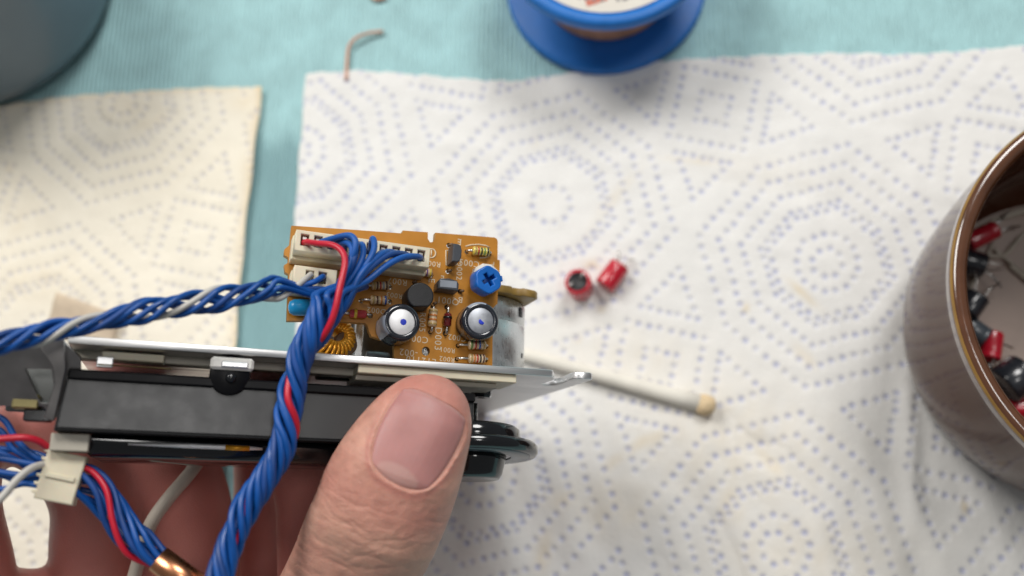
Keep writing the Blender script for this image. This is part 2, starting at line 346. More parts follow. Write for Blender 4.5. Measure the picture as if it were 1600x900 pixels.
def make_paper(name, U, V, origin, ax, a, mat_name, seed, amp, stains, edge_fn=None, extra=None):
    nr, nc = U.shape
    P = unproj(U, V); X, Y = P[0], P[1]
    z = 0.9*amp+amp*wave_noise(X, Y, seed)*0.6+0.10*wave_noise(X, Y, seed+5, 24, 4, 11)
    if extra is not None: z = z+extra(U.ravel(), V.ravel(), X, Y)
    z = np.maximum(z, 0.12)
    bx = np.array([-ax[1], ax[0]])
    D = origin[None, :]+a*(DOTS[:, :1]*ax[None, :]+DOTS[:, 1:]*bx[None, :])
    x0, x1, y0, y1 = X.min()-2, X.max()+2, Y.min()-2, Y.max()+2
    D = D[(D[:, 0] > x0) & (D[:, 0] < x1) & (D[:, 1] > y0) & (D[:, 1] < y1)]
    D = D+np.random.default_rng(seed).normal(0, 0.12, D.shape)
    kd = kdtree.KDTree(len(D))
    for i, d in enumerate(D): kd.insert((d[0], d[1], 0), i)
    kd.balance()
    st = np.random.default_rng(seed+1).uniform(0.45, 1.0, len(D))
    dist = np.empty(len(X)); sv = np.empty(len(X))
    for i in range(len(X)):
        _, j, dd = kd.find((X[i], Y[i], 0)); dist[i] = dd; sv[i] = st[j]
    ink = np.clip((1.0-dist)/0.5, 0, 1)*sv*0.68
    z = z-0.42*np.exp(-(dist/0.7)**2)
    stn = np.zeros(len(X)); Uf, Vf = U.ravel(), V.ravel()
    for (u, v, ru, rv, ang, k) in stains:
        c, s = math.cos(math.radians(ang)), math.sin(math.radians(ang)); du, dv = Uf-u, Vf-v
        q = ((du*c+dv*s)/ru)**2+((-du*s+dv*c)/rv)**2
        stn = np.maximum(stn, k*np.exp(-q*1.2)*(0.75+0.25*wave_noise(X, Y, 91, 10, 3, 9)))
    if edge_fn is not None: stn = np.maximum(stn, edge_fn(Uf, Vf, X, Y))
    me = bpy.data.meshes.new(name); co = np.stack([X, Y, z], 1)
    low = co.copy(); low[:, 2] -= 0.10; n = nr*nc
    I = np.arange(n).reshape(nr, nc); q = np.stack([I[:-1, :-1], I[1:, :-1], I[1:, 1:], I[:-1, 1:]], -1).reshape(-1, 4)
    border = np.r_[I[0, :], I[1:, -1], I[-1, -2::-1], I[-2:0:-1, 0]]; nb = np.roll(border, -1)
    skirt = np.stack([border, nb, nb+n, border+n], -1)
    faces = np.vstack([q, q[:, ::-1]+n, skirt])
    co = np.vstack([co, low]); c0 = co.mean(0)
    me.vertices.add(len(co)); me.vertices.foreach_set('co', ((co-c0)*MM).ravel())
    me.loops.add(faces.size); me.loops.foreach_set('vertex_index', faces.ravel().astype(np.int32))
    me.polygons.add(len(faces)); me.polygons.foreach_set('loop_start', np.arange(0, faces.size, 4, dtype=np.int32))
    me.polygons.foreach_set('use_smooth', np.ones(len(faces), bool)); me.update(calc_edges=True); me.validate()
    for nm, val in (('ink', ink), ('tint', np.clip(stn, 0, 1))):
        at = me.attributes.new(nm, 'FLOAT', 'POINT'); at.data.foreach_set('value', np.r_[val, val*0].astype(np.float32))
    me.materials.append(MATS[mat_name]); o = link(name, me); o.location = tuple(c0*MM); return o
def interp(x, pts): p = np.array(pts, float); return np.interp(x, p[:, 0], p[:, 1])
# right sheet
s, t = np.meshgrid(np.linspace(0, 1, 600), np.linspace(0, 1, 460))
u0 = 478+s*(2000-478)
vt = interp(u0, [(460, 121), (490, 115), (560, 111), (640, 117), (720, 125), (800, 128), (880, 117), (1000, 101), (1100, 93), (1200, 87), (1300, 85), (1400, 87), (1480, 84), (1600, 73), (2000, 60)])
vt += 0.9*np.sin(u0*0.11)+0.6*np.sin(u0*0.31)
V = vt+t*(1180-vt)
U = u0+(1-s)*(interp(V, [(60, 481), (120, 478), (340, 462), (520, 464), (900, 448), (1200, 440)])-478+1.0*np.sin(V*0.07))
la = T(862, 322)[:2]; lb = T(1292, 412)[:2]; la2 = (T(862, 322)[:2]+T(1210, 858)[:2])/2
axr = unit(lb-la); cell = np.linalg.norm(lb-la)
def crumple(Uf, Vf, X, Y):
    k = np.clip((Vf-560)/260, 0, 1)*np.clip(1.15-np.abs(Uf-1150)/700, 0, 1)
    d = 7*np.exp(-((Uf-(760+0.10*(Vf-700)))/26)**2)*np.clip((Vf-660)/120, 0, 1)
    r = np.random.default_rng(3); z = np.zeros_like(Uf)
    for _ in range(10):
        L = r.uniform(7, 18); a = r.uniform(-0.5, 0.5)+0.15; z += np.sin(2*math.pi*(X*math.cos(a)+Y*math.sin(a))/L+r.uniform(0, 6))*L/18
    crease = -1.0*np.exp(-((Vf-(655+0.78*(Uf-1130)+9*np.sin(Uf*0.05)))/24)**2)*np.clip((Uf-1110)/20, 0, 1)*np.clip((1300-Uf)/60, 0, 1)
    fold = 1.1*np.exp(-(((Uf-1415)-0.05*(Vf-600))/16)**2)*np.clip((Vf-560)/60, 0, 1)*np.clip((860-Vf)/80, 0, 1)
    return 0.23*k*z+crease+fold+0.12*d
rs = [(1010, 690, 40, 14, -25, 0.5), (955, 725, 30, 12, -40, 0.35), (1255, 460, 34, 7, 42, 0.55), (1165, 482, 7, 9, 0, 0.55), (1255, 556, 26, 12, 50, 0.35), (925, 415, 14, 9, 0, 0.5),
      (903, 530, 8, 8, 0, 0.5), (940, 485, 9, 8, 0, 0.4), (1200, 720, 60, 16, 45, 0.4), (1140, 790, 30, 50, 0, 0.32), (850, 860, 14, 40, 10, 0.4), (880, 780, 40, 20, 0, 0.3),
      (960, 790, 90, 60, 0, 0.26), (1150, 700, 200, 130, 20, 0.24), (1000, 560, 140, 60, 10, 0.18), (1200, 270, 120, 30, 10, 0.10), (960, 310, 60, 10, -50, 0.22), (1090, 252, 50, 7, 5, 0.3), (1250, 860, 200, 80, 0, 0.22), (1505, 792, 6, 12, 0, 0.5),
      (770, 700, 60, 120, 0, 0.1), (480, 160, 40, 60, 0, 0.03), (838, 225, 12, 8, 0, 0.16)]
pr = make_paper('paper_towel', U, V, (la+la2*0), axr, cell, 'paper', 11, 0.7, rs, extra=crumple)
tag(pr, 'large white paper towel with blue dots under the mug and red capacitors', 'paper towel', 'paper towels on the mat')
# left sheet
s, t = np.meshgrid(np.linspace(0, 1, 300), np.linspace(0, 1, 420))
u0 = -260+s*(410+260)
vt = interp(u0, [(-260, 190), (0, 166), (120, 150), (240, 141), (330, 138), (410, 138)])+0.7*np.sin(u0*0.13)
V = vt+t*(1180-vt)
U = u0+s**3*(interp(V, [(130, 411), (180, 408), (300, 393), (420, 380), (540, 370), (900, 332), (1200, 300)])-410+1.2*np.sin(V*0.05))
l1 = T(321, 367)[:2]; axl = unit(T(355, 372)[:2]-T(285, 357)[:2])
def left_edge(Uf, Vf, X, Y):
    e = interp(Vf, [(130, 411), (180, 408), (300, 393), (420, 380), (540, 370), (900, 332), (1200, 300)])
    n = 1+0.35*wave_noise(X, Y, 17, 8, 6, 20)
    return np.clip(0.62*np.exp(-np.clip(e-Uf, 0, 99)/(9*n.clip(.3, 2))), 0, 0.62)+0.40*np.exp(-np.clip(Vf-interp(Uf, [(-260, 190), (0, 166), (120, 150), (240, 141), (410, 138)]), 0, 99)/6)
ls = [(200, 170, 60, 26, 0, 0.22), (240, 190, 40, 14, -20, 0.25), (15, 263, 14, 9, 0, 0.35), (30, 330, 60, 90, 0, 0.15), (380, 160, 30, 20, 0, 0.3), (240, 260, 150, 60, 0, 0.08), (60, 440, 90, 40, -10, 0.22)]
orgl = l1-cell*0.5*axl-cell*0.5*np.array([-axl[1], axl[0]])
def shrug(Uf, Vf, X, Y): return 0.9*np.exp(-((Uf-interp(Vf, [(130, 405), (540, 366), (900, 328)]))/14)**2)
pl = make_paper('paper_towel', U, V, orgl, axl, cell*0.95, 'paper_old', 23, 0.5, ls, left_edge, shrug)
tag(pl, 'cream paper towel with a yellowed right edge beside the grey cup', 'paper towel', 'paper towels on the mat')

# ------------------------------------------------------------------ wire spool
p0 = T(946, -22, 0); Rsp = np.linalg.norm(T(946, 112, 2)[:2]-T(946, -30, 2)[:2])
sp = empty('wire_spool', p0); tag(sp, 'blue plastic spool of copper wire with a cream label', 'spool')
def sub(b, name, mats, parent, loc): return b.build(name, mats, parent, loc)
b = MB().lathe(p0, EZ, [(Rsp-0.6, 0.15), (Rsp, 0.6), (Rsp, 2.2), (Rsp-0.5, 2.8), (Rsp*0.97, 2.9), (9, 2.9)], 72); sub(b, 'lower_flange', 'spool_blue', sp, p0)
b = MB().lathe(p0, EZ, [(9, 23), (Rsp-0.6, 23), (Rsp, 23.5), (Rsp, 25.5), (Rsp-0.7, 26.2), (Rsp-3.0, 26.2), (Rsp-3.4, 25.4), (2, 25.4)], 72); sub(b, 'upper_flange', 'spool_blue', sp, p0)
prof = [(16, 2.8)]
for k in range(19): z = 3.0+k*1.04; prof += [(18.0, z), (18.5, z+0.5)]
prof += [(16, 23.05)]
b = MB().lathe(p0, EZ, prof, 56); sub(b, 'copper_winding', 'copper_wire', sp, p0)
b = MB().lathe(p0, EZ, [(Rsp-3.7, 25.3), (Rsp-3.7, 25.65), (3, 25.65)], 64, smooth=False); lab = sub(b, 'paper_label', 'label_paper', sp, p0)
b = MB()
for k in range(15):
    a = math.radians(232+k*5.2+random.uniform(-0.6, 0.6)); rr = Rsp-7.0
    c = p0+np.array([math.cos(a)*rr, math.sin(a)*rr, 25.72]); tx = np.array([-math.sin(a), math.cos(a), 0])
    if k % 6 == 4: continue
    b.box(c, (random.uniform(0.35, 0.7), random.uniform(0.35, 0.75), 0.03), (tx, np.array([math.cos(a), math.sin(a), 0]), EZ))
sub(b, 'printed_marks', 'print_grey', lab, p0)
b = MB(); c = T(932, 0, 25.7); b.box(c, (2.6, 0.9, 0.03)); sub(b, 'printed_patch', 'print_red', lab, p0)

# ------------------------------------------------------------------ grey blue cup, upper left
pc = T(-8, -8, 0); rc_ = np.linalg.norm(T(192, -8, 6)[:2]-T(-8, -8, 6)[:2])
cup = empty('ceramic_cup', pc); tag(cup, 'blue grey round cup cut off by the upper left corner', 'cup')
b = MB().lathe(pc, EZ, [(rc_*0.82, 0.6), (rc_*0.92, 1.2), (rc_*0.985, 4), (rc_, 9), (rc_*1.0, 20), (rc_*0.985, 32), (rc_*0.98, 46), (rc_*0.96, 47), (rc_*0.93, 46), (rc_*0.93, 32), (rc_*0.93, 12), (rc_*0.8, 5), (1, 4)], 72)
sub(b, 'cup_body', 'cup_grey', cup, pc)

# ------------------------------------------------------------------ snippets of copper wire
def snippet(px, r, label):
    P = catmull([T(u, v, z) for u, v, z in px], 40); l = P[0]
    o = MB().tube(P, r, 8).build('wire_snippet', 'copper_wire', None, l); o.location = tuple(l*MM)
    tag(o, label, 'wire', 'copper wire snippets on the mat')
snippet([(541, 125, 0.6), (542, 100, 0.7), (545, 74, 1.0), (556, 60, 1.4), (575, 52, 1.2), (599, 49, 0.6)], 0.48, 'hooked copper wire snippet poking out above the white paper towel')
snippet([(578, -8, 0.3), (588, -1, 0.4), (604, -4, 0.3)], 0.5, 'tiny copper wire scrap at the upper picture edge')

# ------------------------------------------------------------------ small capacitors
def mini_cap(base, axis, r, h, label, sleeve='red_sleeve', face='black_rubber', leads=(), group=None, notch=True, twotone=None):
    axis = unit(axis); x, y, a = frame_of(axis); base = np.asarray(base, float)
    e = empty('capacitor', base); tag(e, label, 'capacitor', group)
    b = MB().lathe(base, axis, [(r*0.86, 0), (r*0.97, 0.15), (r, 0.45), (r, h*0.78), (r*0.96, h*0.82), (r, h*0.87), (r, h-0.35), (r*0.94, h-0.05), (r*0.74, h)], 28, cap=(True, False))
    b.build('sleeve', sleeve, e, base)
    b = MB().lathe(base, axis, [(r*0.74, h-0.02), (r*0.70, h-0.25), (0.1, h-0.25)], 24, cap=(False, True)); b.build('end_face', face, e, base)
    for L in leads: MB().tube(catmull(L, 16), 0.27, 6).build('lead', 'tin', e, base)
    return e
b0 = T(908, 452, 0.4); up_ = unit((-0.10, 0.05, 1))
mini_cap(b0+up_*0.2, up_, 3.25, 7.2, 'round red capacitor standing upright with its black end up', face='black_rubber', group='red capacitors on the towel',
         leads=[[b0+up_*7+np.array([0.9, 0.2, 0]), b0+up_*8.6+np.array([1.2, 0.5, 0]), b0+up_*8.9+np.array([2.2, 1.2, 0])], [b0+up_*7+np.array([-0.9, -0.2, 0]), b0+up_*8.2+np.array([-1.3, -0.3, 0]), b0+up_*8.0+np.array([-2.4, -0.6, 0])]])
b1 = T(944, 448, 3.0); t1 = T(969, 414, 3.0); ax1 = unit(t1-b1); hl = np.linalg.norm(t1-b1)
mini_cap(b1, ax1, 2.7, hl, 'red capacitor lying on its side with two thin leads', group='red capacitors on the towel', face='red_sleeve',
         leads=[[t1+np.array([-0.9, 0.3, 0]), t1+ax1*2+np.array([-1.2, 0.8, 0.5]), T(966, 392, 3.5)], [t1+np.array([0.9, -0.3, 0]), t1+ax1*1.5+np.array([1.2, -0.3, 0]), T(991, 406, 1.5)]])

# ------------------------------------------------------------------ swab stick
q0, q1 = T(790, 545, 2.0), T(1096, 631, 2.8)
sw = empty('swab_stick', q0); tag(sw, 'white paper swab stick lying on the towel beyond the metal plate', 'swab')
ax = unit(q1-q0); hl = np.linalg.norm(q1-q0)
b = MB().lathe(q0, ax, [(1.55, -14), (1.6, 0), (1.75, hl*0.5), (2.0, hl*0.85), (2.15, hl)], 28); b.build('stick', 'swab_paper', sw, q0)
b = MB().lathe(q0, ax, [(2.13, hl-0.8), (2.35, hl-0.2), (2.5, hl+0.8), (2.4, hl+1.8), (2.0, hl+2.6), (1.3, hl+3.1), (0.6, hl+3.3), (0.1, hl+3.35)], 28)
for i in range(len(b.v)):
    p = np.array(b.v[i]); b.v[i] = tuple(p+rng.normal(0, 0.07, 3))
tag(b.build('glued_tip', 'swab_tip', sw, q0), 'yellow brown stained tip')

# tan paper flap on the left towel
fl = [T(88, 456, 2.2), T(186, 492, 2.6), T(178, 540, 1.4), T(70, 520, 1.4)]; fc = fl[0]
b = MB(); n = 10; g = []
for i in range(n):
    for j in range(n):
        p = (fl[0]*(1-j/(n-1))+fl[1]*j/(n-1))*(1-i/(n-1))+(fl[3]*(1-j/(n-1))+fl[2]*j/(n-1))*i/(n-1)
        g.append(p+np.array([0, 0, 0.25*math.sin(j*0.9)+0.2*math.sin(i*0.8)]))
low = [p-np.array([0, 0, 0.25]) for p in g]; fs = []
for i in range(n-1):
    for j in range(n-1):
        k = i*n+j; fs += [(k, k+n, k+n+1, k+1), (k+n*n, k+1+n*n, k+n+1+n*n, k+n+n*n)]
bd = list(range(n))+[i*n+n-1 for i in range(1, n)]+[n*n-2-k for k in range(n-1)]+[i*n for i in range(n-2, 0, -1)]
for k in range(len(bd)): a_, c2 = bd[k], bd[(k+1) % len(bd)]; fs.append((a_, c2, c2+n*n, a_+n*n))
b.add(g+low, fs, 0, True); o = b.build('paper_scrap', 'tan_paper', None, fc); o.location = tuple(fc*MM)
tag(o, 'small tan paper scrap on the cream towel behind the twisted wires', 'paper scrap')

# ------------------------------------------------------------------ mug with salvaged parts
HM = 50.0; mc = T(1846, 462, HM)[:2]; Rm = np.linalg.norm(T(1484, 440, HM)[:2]-mc); pm = np.array([*mc, 0.9])
mug = empty('mug', pm); tag(mug, 'glossy brown mug holding salvaged components', 'mug')
print('mug R', Rm)
out = [(Rm*0.72, 0), (Rm*0.80, 1.2), (Rm*0.87, 5), (Rm*0.92, 12), (Rm*0.95, 22), (Rm*0.975, 34), (Rm*0.985, 44), (Rm*0.99, 46)]
MB().lathe(pm, EZ, out, 128, cap=(True, False)).build('outer_wall', 'mug_brown', mug, pm)
MB().lathe(pm, EZ, [(Rm*0.99, 46), (Rm*0.997, 48), (Rm, HM-1.0), (Rm-0.35, HM-0.4), (Rm-1.0, HM), (Rm-2.2, HM-0.1), (Rm-3.1, HM-0.9), (Rm-3.5, HM-2)], 128, [0, 0, 1, 0, 0, 0, 0], cap=(False, False)).build('rim', ['mug_rim', 'mug_gold'], mug, pm)
MB().lathe(pm, EZ, [(Rm-3.5, HM-2), (Rm-3.9, HM-6), (Rm-4.4, HM-20), (Rm*0.89, 16), (Rm*0.84, 9), (Rm*0.80, 6.8)], 128, cap=(False, False)).build('inner_wall', 'mug_brown', mug, pm)
MB().lathe(pm, EZ, [(Rm*0.80, 6.8), (Rm*0.66, 6.2), (Rm*0.3, 6.0), (0.5, 6.0)], 96, cap=(False, True)).build('floor', 'mug_floor', mug, pm)
ZF = 7.3
def in_mug(u0, v0, u1, v1, r, label, sleeve, z0=None, face='black_rubber', lead=True):
    z0 = ZF+r if z0 is None else z0; p, q = T(u0, v0, z0), T(u1, v1, z0+0.4); a = unit(q-p); h = np.linalg.norm(q-p); x, y, _ = frame_of(a)
    L = [[q+x*r*0.4, q+a*3+x*r*0.5, q+a*6+x*r*0.9+np.array([0, 0, -r*0.4])], [q-x*r*0.4, q+a*2+x*-r*0.6, q+a*5-x*r*1.2+np.array([0, 0, -r*0.4])]] if lead else []
    return mini_cap(p, a, r, h, label, sleeve, face, L, group='components inside the mug')
in_mug(1512, 380, 1556, 358, 2.2, 'red capacitor in the mug nearest the upper inner wall', 'red_sleeve', face='red_sleeve')
in_mug(1496, 404, 1538, 416, 3.0, 'black capacitor in the mug just below the upper red one', 'dark_sleeve')
in_mug(1508, 490, 1528, 462, 2.9, 'black capacitor with a pale end standing in mid mug', 'dark_sleeve', z0=12, face='aluminium')
in_mug(1508, 508, 1540, 530, 2.7, 'slate grey capacitor in the mug beside the lower red one', 'slate_sleeve')
in_mug(1551, 520, 1546, 562, 2.4, 'red capacitor lying upright in the lower part of the mug', 'red_sleeve', face='red_sleeve', lead=False)
in_mug(1566, 606, 1602, 580, 4.6, 'large black capacitor with a silvery end low in the mug', 'dark_sleeve', face='aluminium_grey', lead=False)
in_mug(1578, 640, 1620, 634, 2.4, 'red capacitor half hidden behind the lower mug rim', 'red_sleeve', face='red_sleeve', lead=False)
for k, (px, r, lb) in enumerate([([(1500, 378), (1548, 348), (1600, 330), (1660, 322)], 0.8, 'pale flat lead arching over the upper red capacitor in the mug'), ([(1540, 400), (1570, 398), (1600, 366), (1640, 352)], 0.5, 'pale straight lead crossing the mug floor near its upper wall'),
                          ([(1552, 388), (1590, 420), (1640, 462)], 0.4, 'thin lead slanting down right across the mug floor'), ([(1576, 414), (1604, 438), (1650, 476)], 0.35, 'short thin lead beside the slanting one on the mug floor'),
                          ([(1515, 452), (1532, 418), (1552, 380)], 0.45, 'pale lead leaning between the black capacitors in the mug')]):
    P = catmull([T(u, v, ZF+0.6) for u, v in px], 24); o = MB().tube(P, r, 8).build('cut_lead', 'pale_lead', None, P[0]); o.location = tuple(P[0]*MM)
    tag(o, lb, 'lead', 'cut leads in the mug')

# ------------------------------------------------------------------ mechanism frame: e1 along the plate edge, e2 plate normal, e3 towards the viewer
O_ = ray(928, 593)*165.0
nn = np.cross(ray(928, 593), ray(105, 536)); ta = math.tan(math.radians(18))
e1 = unit((1, -(nn[0]-nn[2]*ta)/nn[1], -ta))
w3 = np.array([0, 0.245, 1.0]); e3 = unit(w3-e1*(w3@e1)); e2 = np.cross(e3, e1)
RMm = RC @ np.stack([e1, e2, e3], 1); OW = RC @ O_ + CAM
MW = Matrix([[*RMm[0], OW[0]*MM], [*RMm[1], OW[1]*MM], [*RMm[2], OW[2]*MM], [0, 0, 0, 1]])
def m(u, v, h=0.0):                                   # pixel -> mechanism frame on the plane e3 = h
    r = ray(u, v); t = (h+O_@e3)/(r@e3); p = r*t-O_; return np.array([p@e1, p@e2, h])
def my(u, v, y=0.0):                                  # pixel -> mechanism frame on the plane e2 = y
    r = ray(u, v); t = (y+O_@e2)/(r@e2); p = r*t-O_; return np.array([p@e1, y, p@e3])
def mpx(p):                                           # mechanism frame -> pixel
    c = O_+e1*p[0]+e2*p[1]+e3*p[2]; return (800+c[0]/-c[2]*FPX, 450-c[1]/-c[2]*FPX, -c[2])
def z1(x, y): return (430+x/3.4625, 330+y/3.4625)
print('e1', e1, 'e3', e3, 'edge50', mpx((0, 0, -50)), 'left', mpx((-85, 0, 0)), 'pcb', mpx(m(620, 460, -4)))
TP = 1.22                                             # plate thickness
mech = empty('cassette_mechanism', matrix=MW); tag(mech, 'cassette player mechanism with brown circuit board gripped by the thumb', 'mechanism')
XL = m(106, 536)[0]; xn1 = m(866, 586)[0]; xn2 = m(900, 590)[0]
# plate outline in (e1, e3); mesh built in x,z then laid flat
lp = [(XL, 0), (xn1-0.6, 0), (xn1, -0.5), *[tuple(my(u, v)[[0, 2]]) for u, v in ((866, 593.5), (856, 597.5), (846, 600), (852, 602.5), (868, 601.5), (881, 598), (889, 594), (895, 592))], (xn2+0.6, -0.1), (-0.7, 0), (0, -0.7), (0, -76), (XL, -76)]
me = flat_prism([[(x, -z) for x, z in lp]], TP, 0.12)
plate = place(me, 'chassis_plate', ['steel', 'steel_edge'], (0, TP/2, 0), EX, -EZ, EY, mech)
for p in plate.data.polygons:
    if abs(p.normal.y) < 0.9: p.material_index = 1
# bent left flange with a window
fq = [m(-70, 520, 0), m(100, 533, 0), m(126, 560, 0), m(124, 600, 0), m(112, 655, 0), m(84, 662, 0), m(60, 640, 0), m(-30, 640, 0), m(-80, 660, 0)]
hole = [m(38, 578, 0), m(80, 578, 0), m(82, 634, 0), m(57, 634, 0)]
mat('steel_dark', (0.34, 0.32, 0.31), 0.38, 1.0, var=0.1, vscale=300)  # steel colour darkened in place of the hand's dark reflection
me = flat_prism([[(p[0], p[1]) for p in fq], [(p[0], p[1]) for p in hole]], 1.0, 0.1)
fy = unit((0, 0.90, 0.42)); place(me, 'side_flange', 'steel_dark', (0, 0, 0.9), EX, fy, np.cross(EX, fy), mech)
bq = [m(*p, 0) for p in ((58, 533), (103, 532), (104, 578), (83, 660), (66, 655), (86, 600), (83, 574))]
place(flat_prism([[(p[0], p[1]) for p in bq]], 0.8, 0.15), 'bracket_strip', 'steel_dark', (0, 0, 1.6), EX, unit((0, 0.97, 0.24)), np.cross(EX, unit((0, 0.97, 0.24))), mech)
c = m(42, 628, -4); MB().box(c, (1.8, 1.1, 1.5), bev=0.2).build('brass_block', 'brass', mech)
c = m(60, 650, -5); MB().box(c, (1.9, 0.9, 1.2), bev=0.2).build('latch', 'black_gloss', mech)
MB().box(m(62, 604, -7), (4.2, 4.0, 0.8), bev=0.2).build('added_window_backing', 'slate_metal', mech)  # dark block added behind the flange window to make it look dark
# plastic pieces between the plate edge and the black housing
def pbox(name, ua, va, ub, vb, zf, zb, mt, bev=0.15, parent=mech, label=None):
    a, b2 = m(ua, va, zf), m(ub, vb, zf); y0, y1 = min(a[1], b2[1]), max(a[1], b2[1])
    o = MB().box(((a[0]+b2[0])/2, (y0+y1)/2, (zf+zb)/2), (abs(b2[0]-a[0])/2, (y1-y0)/2, (zf-zb)/2), bev=bev).build(name, mt, parent)
    if label: o['label'] = label
    return o
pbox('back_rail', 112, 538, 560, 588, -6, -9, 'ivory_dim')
pbox('slide_bar', 160, 548, 256, 567, -3.2, -6, 'ivory')
pbox('slide_bar', 152, 556, 176, 575, -2.5, -3.1, 'steel_edge')
pbox('metal_spring_strip', 152, 568, 268, 577, -1.6, -2.2, 'brass', 0.1)
pbox('guide_block', 330, 556, 396, 580, 0.9, -4, 'white_plastic', 0.4)
pbox('guide_block', 346, 563, 388, 576, 1.1, 0.6, 'steel_edge', 0.2)
# black housing
yt = m(300, 590, 0)[1]; yb = m(300, 681, 0)[1]; xa = m(86, 640, 0)[0]; xb = m(742, 650, 0)[0]
print('box', xa, xb, yt, yb)
hl_, hb_ = m(104, 579, 0), m(80, 682, 0); slx = (hb_[0]-hl_[0])/(hb_[1]-hl_[1])
def hx_(y): return hl_[0]+(y-hl_[1])*slx
me = flat_prism([[(hx_(yt), yt), (xb, yt), (xb, yb), (hx_(yb), yb)]], 25.2, 0.5, 2)
hs = place(me, 'black_housing', 'black_plastic', (0, 0, -13), EX, EY, EZ, mech); smooth_angle(hs, 40)
xa = hx_(yt)+0.2
MB().box(((xa+xb)/2, yt-0.55, -0.5), ((xb-xa)/2, 0.8, 0.75), bev=0.3).build('housing_lip', 'black_matte', hs)
xa = hx_(yb)+0.2
MB().box(((xa+xb)/2, yb+0.2, -0.45), ((xb-xa)/2, 0.3, 0.5), bev=0.15).build('housing_lip', 'black_matte', hs)
c = m(359, 587, 0.0); MB().lathe((c[0], c[1], -6.1), EZ, [(3.1, 0), (3.1, 6.1), (2.9, 6.35), (0.5, 6.4)], 28).build('pivot_boss', 'black_matte', mech)
c = m(361, 590, 0.5); MB().lathe(c, EZ, [(0.9, -0.6), (0.85, 0.1), (0.4, 0.5)], 18).build('pivot_pin', 'black_gloss', mech)
yc = m(300, 718, -4)[1]; xa2 = m(132, 700, -4)[0]
hs2 = MB().box(((xa2+xb)/2, (yb+yc)/2, -16), ((xb-xa2)/2, (yb-yc)/2, 12), bev=0.8).build('lower_housing', 'black_gloss', mech); smooth_angle(hs2, 50)
MB().tube([m(200, 694, -3.5), m(300, 697, -3.5), m(380, 700, -3.5), m(410, 701.5, -3.5)], [0.14, 0.38, 0.40, 0.2], 14).build('guide_shaft', 'aluminium', mech)
MB().tube([m(352, 699.2, -3.3), m(390, 700.8, -3.3)], 0.42, 14).build('orange_glint', 'coil_wire', mech)  # orange tube added to stand for a glint on the shaft
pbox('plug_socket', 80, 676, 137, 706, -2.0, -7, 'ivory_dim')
# right side of the front face: slider, screw, hub
a = m(560, 578, -0.4); b2 = m(808, 604, -0.4)
MB().box((a[0]/2+b2[0]/2, -0.75, -5.5), ((b2[0]-a[0])/2, 0.72, 4.8), bev=0.15).build('slide_bar', 'ivory', mech)
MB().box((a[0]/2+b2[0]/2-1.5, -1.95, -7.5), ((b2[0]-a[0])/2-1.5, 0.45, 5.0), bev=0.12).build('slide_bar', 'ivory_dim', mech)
c = m(752, 624, -11); MB().lathe((c[0], -0.1, -11), -EY, [(1.9, 0), (1.9, 2.6), (1.7, 3.0), (0.8, 3.0), (0.7, 2.5), (0.2, 2.5)], 8, smooth=False).build('screw', 'black_gloss', mech)
hc = m(737, 700, -9.0); hub_ax = unit(e2*0+np.array([0.02, 1, -0.085]))
hub = MB().lathe(hc, hub_ax, [(1.2, -5.4), (5.0, -5.4), (5.5, -4.6), (6.0, -2.4), (6.2, -1.5)], 56).build('hub_boss', 'black_gloss', mech)
MB().lathe(hc, hub_ax, [(6.1, -1.5), (11.3, -1.45), (11.8, -0.9), (11.8, 0.2), (11.4, 0.7), (8.6, 0.8)], 72).build('hub_flange', 'black_gloss', hub)
MB().lathe(hc, hub_ax, [(8.5, 0.75), (8.7, 1.2), (8.6, 3.0), (8.1, 3.5), (2, 3.5)], 64).build('hub_drum', 'black_gloss', hub)
MB().lathe(hc, hub_ax, [(7.0, -1.62), (10.4, -1.62), (10.5, -1.5)], 64, cap=(False, False)).build('hub_washer', 'slate_sleeve', hub)
MB().lathe(hc, hub_ax, [(0.9, 3.0), (0.9, 8.0)], 20).build('hub_post', 'black_gloss', hub)
# circuit board
HP, PT = -4.0, 1.5
def pc_(x, y, h=HP): return m(*z1(x, y), h)
ol = [(88, 78), (420, 100), (688, 120), (690, 104), (826, 114), (826, 150), (838, 168), (852, 168), (864, 150), (866, 116), (1186, 142), (1198, 148), (1204, 162), (1203, 262), (1216, 266), (1214, 330), (1206, 336),
      (1203, 500), (1178, 524), (1174, 880), (646, 870), (643, 705), (560, 690), (520, 676), (508, 650), (502, 622), (488, 606), (300, 592), (63, 592), (72, 340), (54, 330), (48, 292), (70, 278), (70, 250), (48, 236), (50, 206), (78, 182)]
holes = [[(p[0], p[1]) for p in (pc_(815+22*math.cos(t), 757+25*math.sin(t)) for t in np.linspace(0, 2*math.pi, 14)[:-1])]]
LEADS = []                                             # lead holes are cut through the board
def lead_hole(x, y, r=0.42):
    c = pc_(x, y); LEADS.append([(c[0]+r*math.cos(t), c[1]+r*math.sin(t)) for t in np.linspace(0, 2*math.pi, 9)[:-1]]); return c
